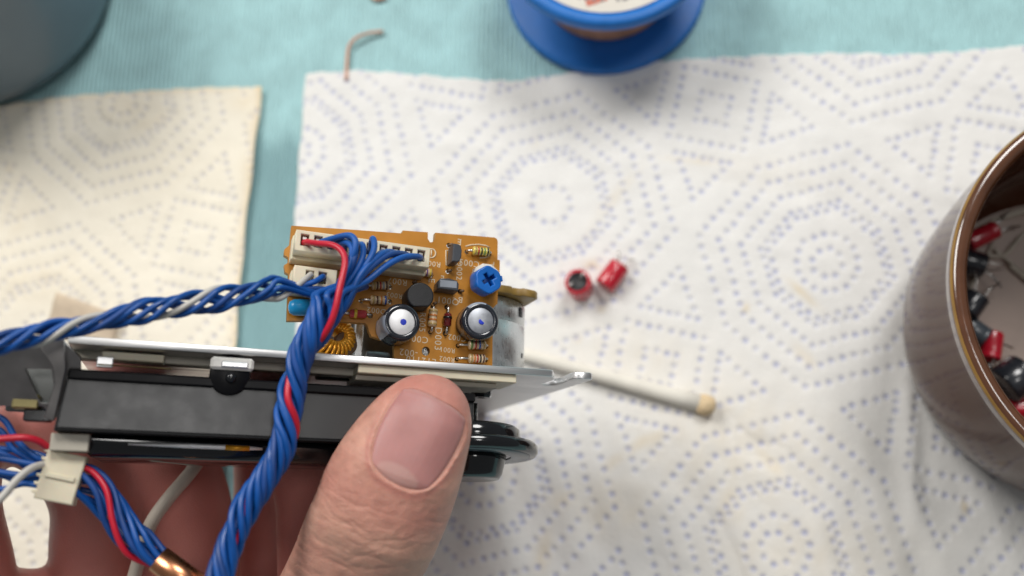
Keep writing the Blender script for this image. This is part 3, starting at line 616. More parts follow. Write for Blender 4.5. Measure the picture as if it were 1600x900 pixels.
RES = [  # (x0,y0)-(x1,y1) lead ends and body ends in zoom pixels, radius mm, body colour, bands
 ('R', (1035, 220), (1160, 232), (1058, 1148), 0.80, 'resist_yellow', ['b_gold', 'b_red', 'b_black', 'b_green', 'b_black'], 1.0),
 ('R', (700, 325), (845, 345), (765, 838), 0.80, 'resist_tan', ['b_red', 'b_brown', 'b_violet', 'b_yellow'], 1.0),
 ('R', (470, 410), (622, 410), (515, 606), 0.76, 'resist_tan', ['b_gold', 'b_brown', 'b_red', 'b_grey', 'b_brown'], 1.0),
 ('R', (465, 486), (620, 490), (508, 600), 0.78, 'resist_tan', ['b_gold', 'b_brown', 'b_orange', 'b_blue'], 1.0),
 ('R', (850, 515), (838, 655), (535, 632), 0.80, 'resist_tan', ['b_gold', 'b_orange', 'b_orange', 'b_gold'], 0.9),
 ('R', (988, 728), (1140, 732), (1035, 1128), 0.82, 'resist_tan', ['b_green', 'b_red', 'b_blue', 'b_gold'], 1.0),
 ('R', (982, 800), (1140, 804), (1035, 1124), 0.82, 'resist_tan', ['b_gold', 'b_orange', 'b_red', 'b_black', 'b_brown'], 1.0),
]
for r in RES: lead_hole(*r[1]); lead_hole(*r[2])
for q in ((355, 555), (515, 565), (928, 520), (920, 662), (705, 325), (935, 325), (940, 185), (565, 620), (1000, 435)): lead_hole(*q, 0.5)
# holes that touch the edge or each other are dropped
keep = []
for L in LEADS:
    c = np.mean(L, 0)
    if all(np.linalg.norm(c-np.mean(k, 0)) > 1.1 for k in keep): keep.append(L)
me = flat_prism([[tuple(pc_(*p)[:2]) for p in ol]]+holes+keep, PT, 0.0)
board = place(me, 'circuit_board', ['pcb', 'pcb_edge'], (0, 0, HP-PT/2), EX, EY, EZ, mech)
for p in board.data.polygons:
    if abs(p.normal.z) < 0.5: p.material_index = 1
board['label'] = 'orange brown circuit board with white upside down lettering'
# silk screen lettering (upside down in the picture)
PXMM = 1/ (np.linalg.norm(m(640, 460, HP)-m(630, 460, HP))/10)
def silk(txt, x, y, size_z, rot=180):
    c = pc_(x, y, HP+0.02); t = math.radians(rot+(-3 if rot == 180 else 0)); X = np.array([math.cos(t), math.sin(t), 0]); Y = np.array([-math.sin(t), math.cos(t), 0])
    place(text_mesh(txt, size_z/3.4625/PXMM*1.38), 'lettering', 'silk', c, X, Y, EZ, board)
for a in [('R001', 932, 750, 27), ('R002', 930, 800, 27), ('-002', 722, 764, 36), ('E12110', 790, 806, 36), ('C002', 985, 684, 31), ('D003', 880, 690, 38, -90), ('C001', 770, 690, 36), ('R005', 795, 600, 34, -90),
          ('R003', 645, 455, 28), ('R007', 662, 380, 34), ('D002', 548, 537, 30), ('R004', 850, 283, 30), ('E', 997, 165, 36), ('Q002', 995, 318, 33, -90), ('C003', 1050, 280, 36), ('E', 845, 375, 36, -90),
          ('Q001', 935, 484, 36), ('B', 1003, 478, 34), ('F', 1178, 286, 30), ('E', 905, 362, 32), ('R006', 650, 305, 30), ('C', 322, 578, 30)]: silk(*a)
def stroke(pts, wd=0.13):
    MB().tube([pc_(x, y, HP+0.0) for x, y in pts], wd, 6).build('printed_outline', 'silk', board)
stroke([(1030, 190), (1060, 182), (1100, 180), (1140, 186), (1160, 196)]); stroke([(1105, 252), (1140, 250), (1158, 240)])
stroke([(940, 212), (924, 212), (924, 292), (940, 296)])
stroke([(846+22*math.cos(t), 228+24*math.sin(t)) for t in np.linspace(-2.0, 2.0, 14)]); stroke([(845, 210), (845, 244)])
# resistors
def resistor(kind, a, c, be, r, body, bands, lean):
    A, Cc = pc_(*a), pc_(*c); vert = abs(a[1]-c[1]) > abs(a[0]-c[0])
    d = unit(Cc-A); Lz = (c[1]-a[1]) if vert else (c[0]-a[0]); f0 = (be[0]-(a[1] if vert else a[0]))/Lz; f1 = (be[1]-(a[1] if vert else a[0]))/Lz
    tot = np.linalg.norm(Cc-A); zb = HP+r+0.35; p0 = A+d*tot*f0; p0[2] = zb; L = tot*(f1-f0)
    nb = len(bands); prof = [(0.12, 0), (r*0.75, 0.02*L), (r, 0.08*L), (r, 0.20*L), (r*0.86, 0.27*L)]; mm = [0, 0, 0, 0]
    zs = np.linspace(0.14, 0.86, nb); prof = [(0.12, 0), (r*0.72, 0.01*L), (r*0.98, 0.06*L)]; mm = [0, 0]
    for k, zc in enumerate(zs):
        rr = r*(1.0 if k in (0, nb-1) else 0.90)
        prof += [(rr, (zc-0.052)*L), (rr*1.015, (zc-0.05)*L), (rr*1.015, (zc+0.05)*L), (rr, (zc+0.052)*L)]; mm += [0, 0, k+1, 0]
    prof += [(r*0.98, 0.94*L), (r*0.72, 0.99*L), (0.12, L)]; mm += [0, 0, 0]
    o = MB().lathe(p0, d, prof, 20, mm).build('resistor', [body]+bands, mech)
    e = p0+d*L
    MB().tube(catmull([(A[0], A[1], HP-0.6), (A[0], A[1], zb-0.5), A*[1, 1, 0]+[0, 0, zb]+d*0.45, p0+d*0.1], 14), 0.23, 8).build('lead', 'tin', o)
    MB().tube(catmull([e-d*0.1, Cc*[1, 1, 0]+[0, 0, zb]-d*0.3, (Cc[0], Cc[1], zb-0.5), (Cc[0], Cc[1], HP-0.6)], 14), 0.23, 8).build('lead', 'tin', o)
    return o
for r in RES: resistor(*r)
# diodes
def diode(a, c, fa, fb, r, body, segs):
    A, Cc = pc_(*a), pc_(*c); d = unit(Cc-A); tot = np.linalg.norm(Cc-A); zb = HP+r+0.2; p0 = A+d*tot*fa; p0[2] = zb; L = tot*(fb-fa)
    prof = [(0.15, 0), (r*0.8, 0.02*L), (r, 0.1*L), (r, 0.24*L), (r*1.12, 0.25*L), (r*1.12, 0.42*L), (r, 0.43*L), (r, 0.9*L), (r*0.8, 0.98*L), (0.15, L)]
    o = MB().lathe(p0, d, prof, 20, [0, 0, 0, 0, 1, 0, 0, 0, 0]).build('diode', [body, segs], mech)
    for P in ([(A[0], A[1], HP-0.6), (A[0], A[1], zb-0.3), A*[1, 1, 0]+[0, 0, zb]+d*0.5, p0], [p0+d*L, Cc*[1, 1, 0]+[0, 0, zb]-d*0.3, (Cc[0], Cc[1], zb-0.3), (Cc[0], Cc[1], HP-0.6)]):
        MB().tube(catmull(P, 12), 0.24, 8).build('lead', 'tin', o)
    return o
diode((355, 555), (518, 566), 0.26, 0.82, 0.72, 'diode_red', 'b_yellow')
diode((930, 520), (920, 665), 0.26, 0.76, 0.72, 'diode_glass', 'b_black')
# electrolytic capacitors
def electro(u, v, r, h, topm, dot, stripe_ang, tilt=(0, 0)):
    c = m(u, v, HP+h); ax = unit((tilt[0], tilt[1], 1)); bs = c-ax*h; bs = bs+ax*0.1
    o = MB().lathe(bs, ax, [(r*0.95, 0), (r, 0.4), (r*0.96, 0.9), (r, 1.4), (r, h-0.7), (r*0.97, h-0.3), (r*0.88, h-0.06), (r*0.70, h), (r*0.68, h-0.12)], 48, cap=(True, False)).build('electrolytic_capacitor', 'sleeve_dark', mech)
    MB().lathe(bs, ax, [(r*0.69, h-0.13), (r*0.64, h-0.02), (0.2, h-0.02)], 40, cap=(False, True)).build('can_top', topm, o)
    x, y, a = frame_of(ax); vs = []; fs = []; t0 = math.radians(stripe_ang); nseg = 12; hh = [0.3, h*0.5, h-0.72, h-0.28, h-0.03]; rr = [r+0.03, r+0.03, r+0.03, r*0.97+0.03, r*0.88+0.03]
    for k in range(nseg+1):
        t = t0-0.55+1.1*k/nseg
        for z_, r_ in zip(hh, rr): vs.append(bs+a*z_+(x*math.cos(t)+y*math.sin(t))*r_)
    for k in range(nseg):
        for q in range(len(hh)-1): i = k*len(hh)+q; fs.append((i, i+len(hh), i+len(hh)+1, i+1))
    MB().add(vs, fs, 0, True).build('polarity_stripe', 'sleeve_stripe', o)
    d = m(*dot, HP+h+0.12); n = 14
    MB().lathe((d[0], d[1], HP+h+0.06), EZ, [(0.62, 0), (0.5, 0.03), (0.05, 0.03)], 9).build('ink_dot', 'ink_blue', o)
    return o
electro(628, 503, 3.2, 6.2, 'aluminium', (630, 503), 195, (0.02, 0.0))
electro(751, 501, 3.3, 5.4, 'aluminium_grey', (753, 502), 105, (-0.05, -0.06))
# transistors
def dshape(r, flat, n=22):
    pts = [(r*math.cos(t), r*math.sin(t)) for t in np.linspace(math.radians(-90+flat), math.radians(270-flat), n)]
    return pts
c = m(657, 462, HP+4.6); me = flat_prism([dshape(2.35, 34)], 4.4, 0.25, 2)
q1_ = place(me, 'transistor', 'transistor', (c[0], c[1], HP+2.5), unit((1, 0.1, 0)), unit((-0.1, 1, 0)), EZ, mech); smooth_angle(q1_, 35)
c = m(*z1(985, 226), HP+4.0); a2 = unit((1, -0.04, 0)); me = flat_prism([[(-0.85, -1.65), (0.1, -1.65), (0.55, -1.4), (0.8, -0.6), (0.8, 0.6), (0.55, 1.4), (0.1, 1.65), (-0.85, 1.65)]], 3.6, 0.2, 1)
q2_ = place(me, 'transistor', 'transistor_grey', (c[0], c[1], HP+2.3), a2, np.cross(EZ, a2), EZ, mech); smooth_angle(q2_, 30)
c = m(*z1(938, 392), HP+3.4); a2 = unit((0.04, 1, 0)); me = flat_prism([[(-1.1, -1.85), (0.2, -1.85), (0.75, -1.5), (0.95, 0), (0.75, 1.5), (0.2, 1.85), (-1.1, 1.85)]], 3.2, 0.2, 1)
q3_ = place(me, 'transistor', 'transistor_grey', (c[0], c[1], HP+1.9), a2, np.cross(EZ, a2), EZ, mech); smooth_angle(q3_, 30)
MB().box((c[0]-0.05, c[1]-0.1, HP+3.53), (1.5, 0.62, 0.04), bev=0.03).build('top_sheen', 'b_grey', q3_)  # pale slab colours in the light reflected off the transistor's top
for (q, pts) in ((q2_, ((940, 185), (938, 258), (935, 325))), (q3_, ((880, 420), (1000, 435))), (q1_, ((745, 385), (855, 500)))):
    for x, y in pts:
        pz = pc_(x, y); MB().tube([(pz[0], pz[1], HP-0.5), (pz[0]+0.1, pz[1], HP+0.5), (pz[0]+0.4, pz[1], HP+0.9)], 0.26, 6).build('lead', 'ferrite', q)
# trimmer
cb = m(*z1(1126, 372), HP); tx = unit((0.10, -0.02, 1))
tr = MB().lathe(cb, tx, [(2.6, 0), (2.75, 0.4), (2.75, 1.6), (2.5, 1.9), (2.0, 2.0)], 10, smooth=False).build('trimmer', 'white_plastic', mech)
ct = m(*z1(1146, 368), HP+5.0); rt = 2.45
def lobe(t):
    return rt*(1+0.035*math.cos(6*t))
me = flat_prism([[(lobe(t)*math.cos(t), lobe(t)*math.sin(t)) for t in np.linspace(0, 2*math.pi, 60)[:-1]], [(0.34, 0.34), (1.35, 0.34), (1.35, -0.34), (0.34, -0.34), (0.34, -1.2), (-0.34, -1.2), (-0.34, -0.34), (-1.2, -0.34), (-1.2, 0.34), (-0.34, 0.34), (-0.34, 1.2), (0.34, 1.2)]], 3.2, 0.25, 2)
X_ = unit(np.cross((0, 1, 0), tx)); rx = math.radians(35); Y_ = np.cross(tx, X_); X2 = X_*math.cos(rx)+Y_*math.sin(rx); Y2 = np.cross(tx, X2)
kn = place(me, 'trimmer_knob', 'trim_blue', ct-tx*1.6+np.array([0.35, 0, 0]), X2, Y2, tx, tr); smooth_angle(kn, 30)
MB().lathe(ct-tx*2.6+np.array([0.3, 0, 0]), tx, [(2.1, 0), (2.1, 1.5)], 24).build('knob_core', 'trim_slot', tr)
ka = unit(X_*0.97+Y_*0.2); MB().box(ct+np.array([0.35, 0, 0])+ka*2.45-tx*1.3, (0.28, 0.5, 1.2), (ka, np.cross(tx, ka), tx), bev=0.1).build('knob_pointer', 'trim_blue', tr)
# light blue axial part and blob at the left
p, q = pc_(70, 520, HP+1.6), pc_(230, 522, HP+1.6); d = unit(q-p)
MB().lathe(p, d, [(0.3, 0), (1.0, 0.25), (1.35, 0.9), (1.4, 2), (1.4, 4.5)], 24).build('blue_capacitor', 'cap_blue', mech)
# connectors
def header(name, za, zb, npin, hf, ax_z, drop):
    """socket body between two zoom points (upper left, lower right of its front face), with one well per pin"""
    A = m(*z1(*za), hf); B = m(*z1(*zb), hf); X = unit(np.array([B[0]-A[0], (B[1]-A[1])*0+ax_z*(B[0]-A[0]), 0])); Y = np.cross(EZ, X)
    L = np.linalg.norm((B-A)*[1, 0, 0]); Hh = 3.5; pitch = L/npin if npin > 2 else L/2.3
    outer = [(0, 0), (L, 0), (L, -Hh), (0, -Hh)]; wells = []
    for k in range(npin):
        cx = L/2+(k-(npin-1)/2)*pitch*0.965 if npin > 2 else L*(0.37+0.30*k)
        wells.append([(cx-0.66, -0.6), (cx+0.66, -0.6), (cx+0.66, -2.6), (cx-0.66, -2.6)])
    me = flat_prism([outer]+wells, 3.6, 0.12); o = place(me, name, 'ivory', A-EZ*1.8, X, Y, EZ, mech)
    dd = hf-3.6-HP
    MB().box(A+X*L/2-Y*(Hh/2+drop/2)+EZ*(-3.6-dd/2), (L/2+0.2, Hh/2+drop/2, dd/2), (X, Y, EZ), bev=0.1).build('connector_base', 'ivory', o)
    pins = []
    for k in range(npin):
        cx = np.mean([q[0] for q in wells[k]]); pc0 = A+X*cx+Y*-1.55
        MB().box(pc0-EZ*1.2+Y*0.35, (0.42, 0.32, 0.75), (X, Y, EZ), bev=0.12).build('contact', 'tin', o); pins.append(pc0)
    return o, pins, X, Y
con, PINS, CX, CY = header('connector', (116, 98), (842, 150), 10, 3.0, -0.028, 0.6)
con['label'] = 'long ivory ten way connector'
con2, PINS2, _, _ = header('connector', (106, 290), (338, 300), 2, 2.4, -0.028, 0.3)
# coil, grey can and other bits below the board's stepped edge
cc = m(520, 528, -8.0); co_ax = unit((0.25, 0.35, 1)); x_, y_, a_ = frame_of(co_ax)
coil = MB().lathe(cc, co_ax, [(1.7, -1.4), (3.3, -1.4), (3.3, 1.4), (1.7, 1.4), (1.7, -1.4)], 32, cap=(False, False), smooth=False).build('choke_coil', 'ferrite', mech)
for k in range(26):
    t = 2*math.pi*k/26; rd = x_*math.cos(t)+y_*math.sin(t); c0 = cc+rd*2.5
    P = [c0+rd*1.3*math.cos(s2)+a_*1.9*math.sin(s2)+np.cross(a_, rd)*0.10*math.sin(s2*0.5) for s2 in np.linspace(0, 2*math.pi, 15)]
    MB().tube(P, 0.36, 6, cap=False).build('winding', 'coil_wire', coil)
MB().lathe(m(541, 536, -7), unit((0.3, 0.2, 1)), [(2.1, -1.5), (2.1, 0), (1.8, 0.3), (0.2, 0.3)], 26).build('ferrite_bead', 'ferrite', mech)
MB().box(m(505, 562, -7), (2.6, 1.2, 1.2), bev=0.3).build('coil_base', 'motor_board', mech)
MB().lathe(m(590, 566, -9), EX, [(0.8, -2.2), (1.9, -2.0), (1.9, 1.6), (1.6, 2.0), (0.3, 2.0)], 24).build('metal_can', 'slate_sleeve', mech)
MB().box(m(560, 520, -14), (0.8, 5, 1), bev=0.2).build('bracket_post', 'zinc', mech)
MB().box(m(578, 535, -17), (9.5, 7.5, 1.0), bev=0.3).build('rear_bracket', 'slate_metal', mech)
# motor behind the board
rm = 13.0; zc = HP-PT-rm-1.2
lo_, hi_ = -40.0, 10.0
for _ in range(40):
    xm = (lo_+hi_)/2; u = max(mpx((xm+rm*math.cos(t), 8, zc+rm*math.sin(t)))[0] for t in np.linspace(-0.5, 1.6, 40))
    if u < 819: lo_ = xm
    else: hi_ = xm
ym = m(800, 474, zc+6)[1]; print('motor', xm, ym)
mot = MB().lathe((xm, TP+0.05, zc), EY, [(rm-0.5, 0), (rm, 0.4), (rm, ym*0.62), (rm-0.08, ym*0.625), (rm-0.08, ym*0.64), (rm, ym*0.645), (rm, ym-TP-0.6), (rm-0.6, ym-TP-0.05)], 96).build('motor', 'zinc', mech)
t = math.radians(50); MB().box((xm+rm*math.sin(t), ym-2.2, zc+rm*math.cos(t)), (0.55, 0.9, 0.25), (np.array([math.cos(t), 0, -math.sin(t)]), EY, np.array([math.sin(t), 0, math.cos(t)]))).build('vent_slot', 'black_rubber', mot)
t = math.radians(56); MB().box((xm+rm*math.sin(t), ym*0.35, zc+rm*math.cos(t)), (0.25, 0.45, 0.12), (np.array([math.cos(t), 0, -math.sin(t)]), EY, np.array([math.sin(t), 0, math.cos(t)]))).build('dent_mark', 'black_rubber', mot)
zb_ = zc+rm
g = [(xm-8, zb_-0.5), (xm+rm*0.3, zb_+0.8), (xm+rm*0.55, zb_+0.3), (xm+rm*0.58, zb_-0.6), (xm+rm*0.72, zb_-0.8), (xm+rm*0.75, zb_-0.2), (xm+rm*0.98, zb_-1.2), (xm+rm*1.05, zb_-2.2), (xm+rm*1.05, zb_-9), (xm+rm*0.8, zb_-2*rm), (xm-8, zb_-2*rm)]
xr = m(840, 470, zb_-2)[0]; k_ = (xr-xm)/(rm*1.05); g = [(xm+(x-xm)*k_, z) for x, z in g]
me = flat_prism([[(x, -z) for x, z in g]], 1.5, 0.2); place(me, 'motor_board', 'motor_board', (0, ym+0.78, 0), EX, -EZ, EY, mech)

# ------------------------------------------------------------------ wire harnesses
def frames(C):
    tg = np.gradient(C, axis=0); tg /= np.linalg.norm(tg, axis=1)[:, None]
    fr = EZ[None]-tg*(tg@EZ)[:, None]; fr /= np.linalg.norm(fr, axis=1)[:, None]
    return np.cross(fr, tg)*-1, fr                      # sideways, towards the viewer
def twist(C, rad, phase, turns_mm, rj=0.0, seed=0, hand=-1):
    sd, fr = frames(C); s = np.r_[0, np.cumsum(np.linalg.norm(np.diff(C, axis=0), axis=1))]
    r = np.random.default_rng(seed); j = 1+rj*np.sin(s/r.uniform(4, 9)+r.uniform(0, 6)); th = phase+hand*2*math.pi*s/turns_mm+0.25*np.sin(s/7+r.uniform(0, 6))
    R_ = (rad*j)[:, None]; return C+R_*(np.cos(th)[:, None]*sd+np.sin(th)[:, None]*fr)
har = empty('wire_harness', matrix=MW); tag(har, 'thick twisted bundle of blue and red wires hanging from the long connector', 'wires', 'wire harnesses')
CP = [(536, 436, 7.4), (517, 472, 7.6), (495, 508, 7.4), (475, 545, 6.6), (465, 580, 5.8), (457, 620, 5.2), (449, 660, 4.8), (440, 697, 4.4), (419, 735, 4.0), (393, 780, 3.6), (371, 825, 3.2), (355, 865, 3), (343, 905, 3), (332, 960, 3), (322, 1020, 3)]
CC = catmull([m(*p) for p in CP], 150)
vv = np.array([mpx(p)[1] for p in CC]); hw = np.interp(vv, [436, 475, 510, 560, 620, 690, 760, 850, 1000], [2.9, 2.8, 2.5, 2.0, 2.25, 1.9, 2.15, 1.9, 1.9])
WR = 0.53
FAN = {0: [(0, 4.0), (496, 381, 5.6), (511, 381, 7.2), (525, 384, 8.4), (535, 391, 9.2), (540, 403, 9.8), (538, 420, 10.4), (532, 445, 10.8), (527, 470, 10.9), (521, 495, 10.4), (510, 518, 9.4), (492, 540, 7.0), (462, 556, 5.6)], 1: [(0, 4.2), (527, 371, 6.5), (550, 367, 8.6), (556, 390, 9.6)], 2: [(0, 4.0), (534, 378, 6.0), (548, 381, 8.0), (550, 402, 9.0)],
       3: [(0, 4.2), (548, 372, 6.4), (555, 384, 8.2), (553, 408, 9.2)], 4: [(0, 4.0), (566, 380, 6.4), (568, 396, 7.6), (560, 418, 8.4)], 5: [(0, 4.4), (582, 369, 6.6), (586, 387, 7.8), (572, 414, 8.6)],
       6: [(0, 4.0), (592, 398, 6.6), (574, 418, 8.0)], 7: [(0, 4.0), (603, 393, 6.6), (582, 408, 8.2), (562, 430, 9.0)], 8: [(0, 4.0), (613, 396, 6.4), (586, 412, 8.0), (560, 438, 8.8)], 9: [(0, 4.0), (632, 401, 6.0), (602, 416, 7.4), (570, 442, 8.0)]}
s635 = np.r_[0, np.cumsum(np.linalg.norm(np.diff(CC, axis=0), axis=1))][int(np.argmin(np.abs(vv-632)))]
TURN = 17.5
for i in range(10):
    ring = 0.34 if i in (2, 4, 6) else (0.98 if i == 0 else 0.86)
    ph0 = math.pi*0.5-2*math.pi*s635/TURN                       # red wire crosses the front at v = 632
    order = {0: 0, 9: 1, 7: 2, 8: 3, 5: 4, 3: 5, 1: 6}
    ph = ph0+(order[i]*2*math.pi/10 if i in order else {2: 0.6, 4: 2.7, 6: 4.8}[i])
    path = twist(CC, hw*ring*0.94*(np.interp(vv, [680, 720], [1, 0.45]) if i == 0 else 1), ph, TURN, 0.13, i+1, hand=1)
    st = PINS[i]; fan = [st-EZ*1.4+CY*-0.3, st+CY*-0.35+EZ*0.2]+[m(*p) for p in FAN[i][1:]]
    path = catmull(np.vstack([fan, path[8 if i else 52::4]]), 190)
    path = np.stack([np.convolve(np.pad(path[:, k], 6, mode='edge'), np.hanning(15)[1:-1]/np.hanning(15).sum(), mode='valid') for k in range(3)], 1)
    MB().tube(path, WR, 10).build('wire', 'wire_red' if i == 0 else ('wire_blue_dull' if i in (3, 6, 8) else 'wire_blue'), har)
# a core strand
for k in range(5):
    path = twist(CC, hw*(0.86 if k < 3 else 0.2), ph0+2*math.pi/10*(k+7 if k < 3 else k*4), TURN, 0.12, 44+k, hand=1)
    MB().tube(catmull(np.vstack([[m(556+4*k, 436+3*k, 1.0), m(546+3*k, 440+3*k, 4.0)], path[10::4]]), 170), WR, 10).build('wire', 'wire_blue', har)

har2 = empty('wire_harness', matrix=MW); tag(har2, 'loose blue and white wire twist running left from the small connector', 'wires', 'wire harnesses')
CP = [(476, 440, 5.6), (455, 446, 6.4), (425, 451, 6.8), (390, 459, 7), (340, 467, 7), (290, 475, 7), (230, 486, 7), (170, 499, 7), (110, 512, 7), (60, 522, 7), (0, 534, 7), (-60, 546, 7), (-120, 558, 7)]
CC2 = catmull([m(*p) for p in CP], 170)
uu = np.array([mpx(p)[0] for p in CC2]); hw2 = np.interp(-uu, [-480, -440, -390, -340, -290, -230, -160, -60, 60], [1.2, 1.5, 1.35, 1.55, 1.25, 1.45, 1.0, 1.25, 1.3])
for k, (mt, ph) in enumerate([('wire_white', 0.0), ('wire_blue', 0.95), ('wire_blue_dull', 2.1), ('wire_blue', 3.0), ('wire_blue', 4.2), ('wire_blue', 5.2)]):
    path = twist(CC2, hw2, ph+1.2, 16.5, 0.16, 60+k, hand=1)
    if k == 0: st = [PINS2[0]-EZ*1.2, PINS2[0]+EZ*1.0, m(470, 442, 5.6)]
    elif k == 1: st = [PINS2[1]-EZ*1.2, PINS2[1]+EZ*0.8, m(492, 440, 4.6), m(475, 446, 5.0)]
    else: st = [m(540, 452+k*3, 1.0), m(512, 446+k*3.5, 3.4), m(486, 444+k*3.5, 4.6)]
    MB().tube(catmull(np.vstack([st, path[14::5]]), 190), 0.47, 10).build('wire', mt, har2)

har3 = empty('wire_harness', matrix=MW); tag(har3, 'blue wires through an ivory plug into a copper ferrule below the black housing', 'wires', 'wire harnesses')
HZ = -4.0
pa, pb, pcn, pd = m(75, 701, HZ), m(135, 714, HZ), m(113, 784, HZ), m(52, 778, HZ)
X3 = unit(pb-pa); Y3 = unit(np.cross(EZ, X3)); c3 = (pa+pb+pcn+pd)/4; hx, hy = np.linalg.norm(pb-pa)/2, np.linalg.norm(pd-pa)/2
sh = (pd-pa)/2; shx = sh@X3
plug_pts = [(0, 0), (2*hx, 0), (2*hx+2*shx, -2*hy), (2*shx, -2*hy)]
for k in range(5):
    pass
teeth = [(0, 0), (2*hx, 0), (2*hx+2*shx, -2*hy)]
for k in range(6):
    f1, f2 = 1-(k+0.0)/6, 1-(k+0.55)/6
    teeth += [(2*shx*f1, -2*hy*f1), (2*shx*f2, -2*hy*f2), (2*shx*f2-0.55, -2*hy*f2+0.1), (2*shx*(f2-0.07)-0.55, -2*hy*(f2-0.07))]
me = flat_prism([teeth], 5.0, 0.25); plug = place(me, 'plug_housing', 'ivory', pa-EZ*2.5, X3, Y3, EZ, har3)
MB().box(pa+X3*(hx+shx)-Y3*hy+EZ*0.15, (hx*0.75, 0.35, 0.25), (X3, Y3, EZ), bev=0.1).build('plug_rib', 'ivory', plug)
# left side wires
LW = [[(-40, 640), (5, 655), (28, 690), (60, 716)], [(-40, 660), (0, 672), (22, 702), (60, 724)], [(-40, 700), (10, 702), (45, 706), (72, 714)], [(-40, 712), (0, 716), (35, 722), (64, 728)], [(-40, 728), (5, 738), (40, 742), (62, 738)],
      [(-40, 745), (0, 742), (30, 752), (58, 748)], [(-40, 766), (5, 764), (35, 756), (58, 758)], [(-40, 692), (20, 716), (44, 730), (66, 734)]]
for k, pth in enumerate(LW):
    P = catmull([m(u, v, HZ-1.0-1.2*(k % 3)) for u, v in pth]+[m(80, pth[-1][1]+3, HZ-2.5)], 50); MB().tube(P, 0.47, 10).build('wire', 'wire_blue', har3)
MB().tube(catmull([m(-40, 690, -2.4), (m(0, 686, -2.4)), m(38, 684, -2.6), m(62, 690, -3.4), m(80, 704, -5)], 50), 0.55, 10).build('wire', 'wire_red', har3)
MB().tube(catmull([m(-40, 812, -1.5), m(0, 780, -1.6), m(28, 748, -2.0), m(50, 731, -3.0), m(74, 724, -5)], 50), 0.55, 10).build('wire', 'wire_white', har3)
# right side wires into the ferrule
CP = [(108, 748, -6.5), (130, 752, -6.5), (158, 772, -6.2), (184, 812, -5.8), (212, 845, -5.4), (246, 872, -5.0), (285, 900, -4.6), (330, 935, -4.2), (380, 975, -4.0)]
CC3 = catmull([m(*p) for p in CP], 90)
uu3 = np.array([mpx(p)[0] for p in CC3]); hw3 = np.interp(uu3, [108, 135, 185, 215, 250, 400], [2.0, 2.2, 1.9, 2.1, 1.3, 1.2])
for k in range(11):
    mt = 'wire_red' if k == 0 else ('wire_blue_dull' if k % 3 == 1 else 'wire_blue')
    path = twist(CC3, hw3*(0.95 if k < 8 else 0.35), 2.9+k*2*math.pi/8, 34, 0.10, 80+k); MB().tube(path, 0.47, 10).build('wire', mt, har3)
fa, fb = m(246, 873, -5.0), m(318, 925, -4.4)
MB().lathe(fa, unit(fb-fa), [(1.75, 0.0), (2.1, 0.1), (2.1, 9), (1.75, 9.1), (1.75, 0.0)], 32, cap=(False, False)).build('copper_ferrule', 'copper', har3)
# pale cord hanging behind
P = catmull([Cw(u, v, d) for u, v, d in ((380, 620, 176), (330, 690, 174), (300, 735, 172), (262, 780, 170), (236, 818, 169), (222, 860, 169), (205, 920, 170), (196, 980, 172))], 60)
o = MB().tube(P, 1.25, 12).build('pale_cord', 'wire_grey', None, P[0]); o.location = tuple(P[0]*MM)
tag(o, 'blurred pale cord hanging in front of the shaded fingers', 'cord')

# ------------------------------------------------------------------ hand
TIP = np.array([690.0, 588.0]); tl = math.radians(21.5); AX = np.array([math.sin(tl), -math.cos(tl)]); PX = np.array([math.cos(tl), math.sin(tl)])
RO_ = [(690, 588), (704, 595), (716, 605), (727, 620), (734, 640), (737, 673), (728, 722), (715, 772), (698, 821), (680, 858), (659, 900), (640, 950), (628, 1000), (620, 1100)]
LO_ = [(690, 588), (676, 585.5), (659, 585), (629, 592), (595, 616), (561, 652), (534, 688), (512, 726), (496, 772), (478, 817), (459, 858), (438, 900), (405, 960), (370, 1020), (320, 1110)]
def sp_(pts): d = catmull(np.array(pts, float), 300)-TIP; return -(d@AX), d@PX
sR, pR = sp_(RO_); sL, pL = sp_(LO_)
S_MAX = 440.0
def spans(s):
    # right/left offset at distance s below the tip; rounded cap near the tip
    r = np.interp(s, np.maximum.accumulate(sR), pR); l = np.interp(s, np.maximum.accumulate(sL), pL); return l, r
def smooth_spans():
    ss = np.linspace(0, S_MAX, 441); l, r = spans(ss)
    k = np.exp(-np.linspace(-2, 2, 25)**2); k /= k.sum()
    def sm(a):
        b_ = np.convolve(np.pad(a, 12, mode='edge'), k, mode='valid'); wgt = np.clip((ss-30)/25, 0, 1); return a*(1-wgt)+b_*wgt
    return ss, sm(l), sm(r)
SS, SLs, SRs = smooth_spans()
def cap_round(s):                                       # make the very tip round
    return np.where(s < 60, np.sqrt(np.clip(1-((60-s)/60)**2, 0, 1)), 1.0)
NROLL = math.radians(9)
def nail_mask(s, q):
    """s: px below tip, q: px across from the nail's middle; >0 inside"""
    y = (s-96-0.10*q)/68; hwn = 64-5*np.clip(y, -1, 1)
    x = q/hwn; pw = np.where(y > 0, 2.6, 3.2)
    return 1-(np.abs(x)**3.2+np.abs(y)**pw)
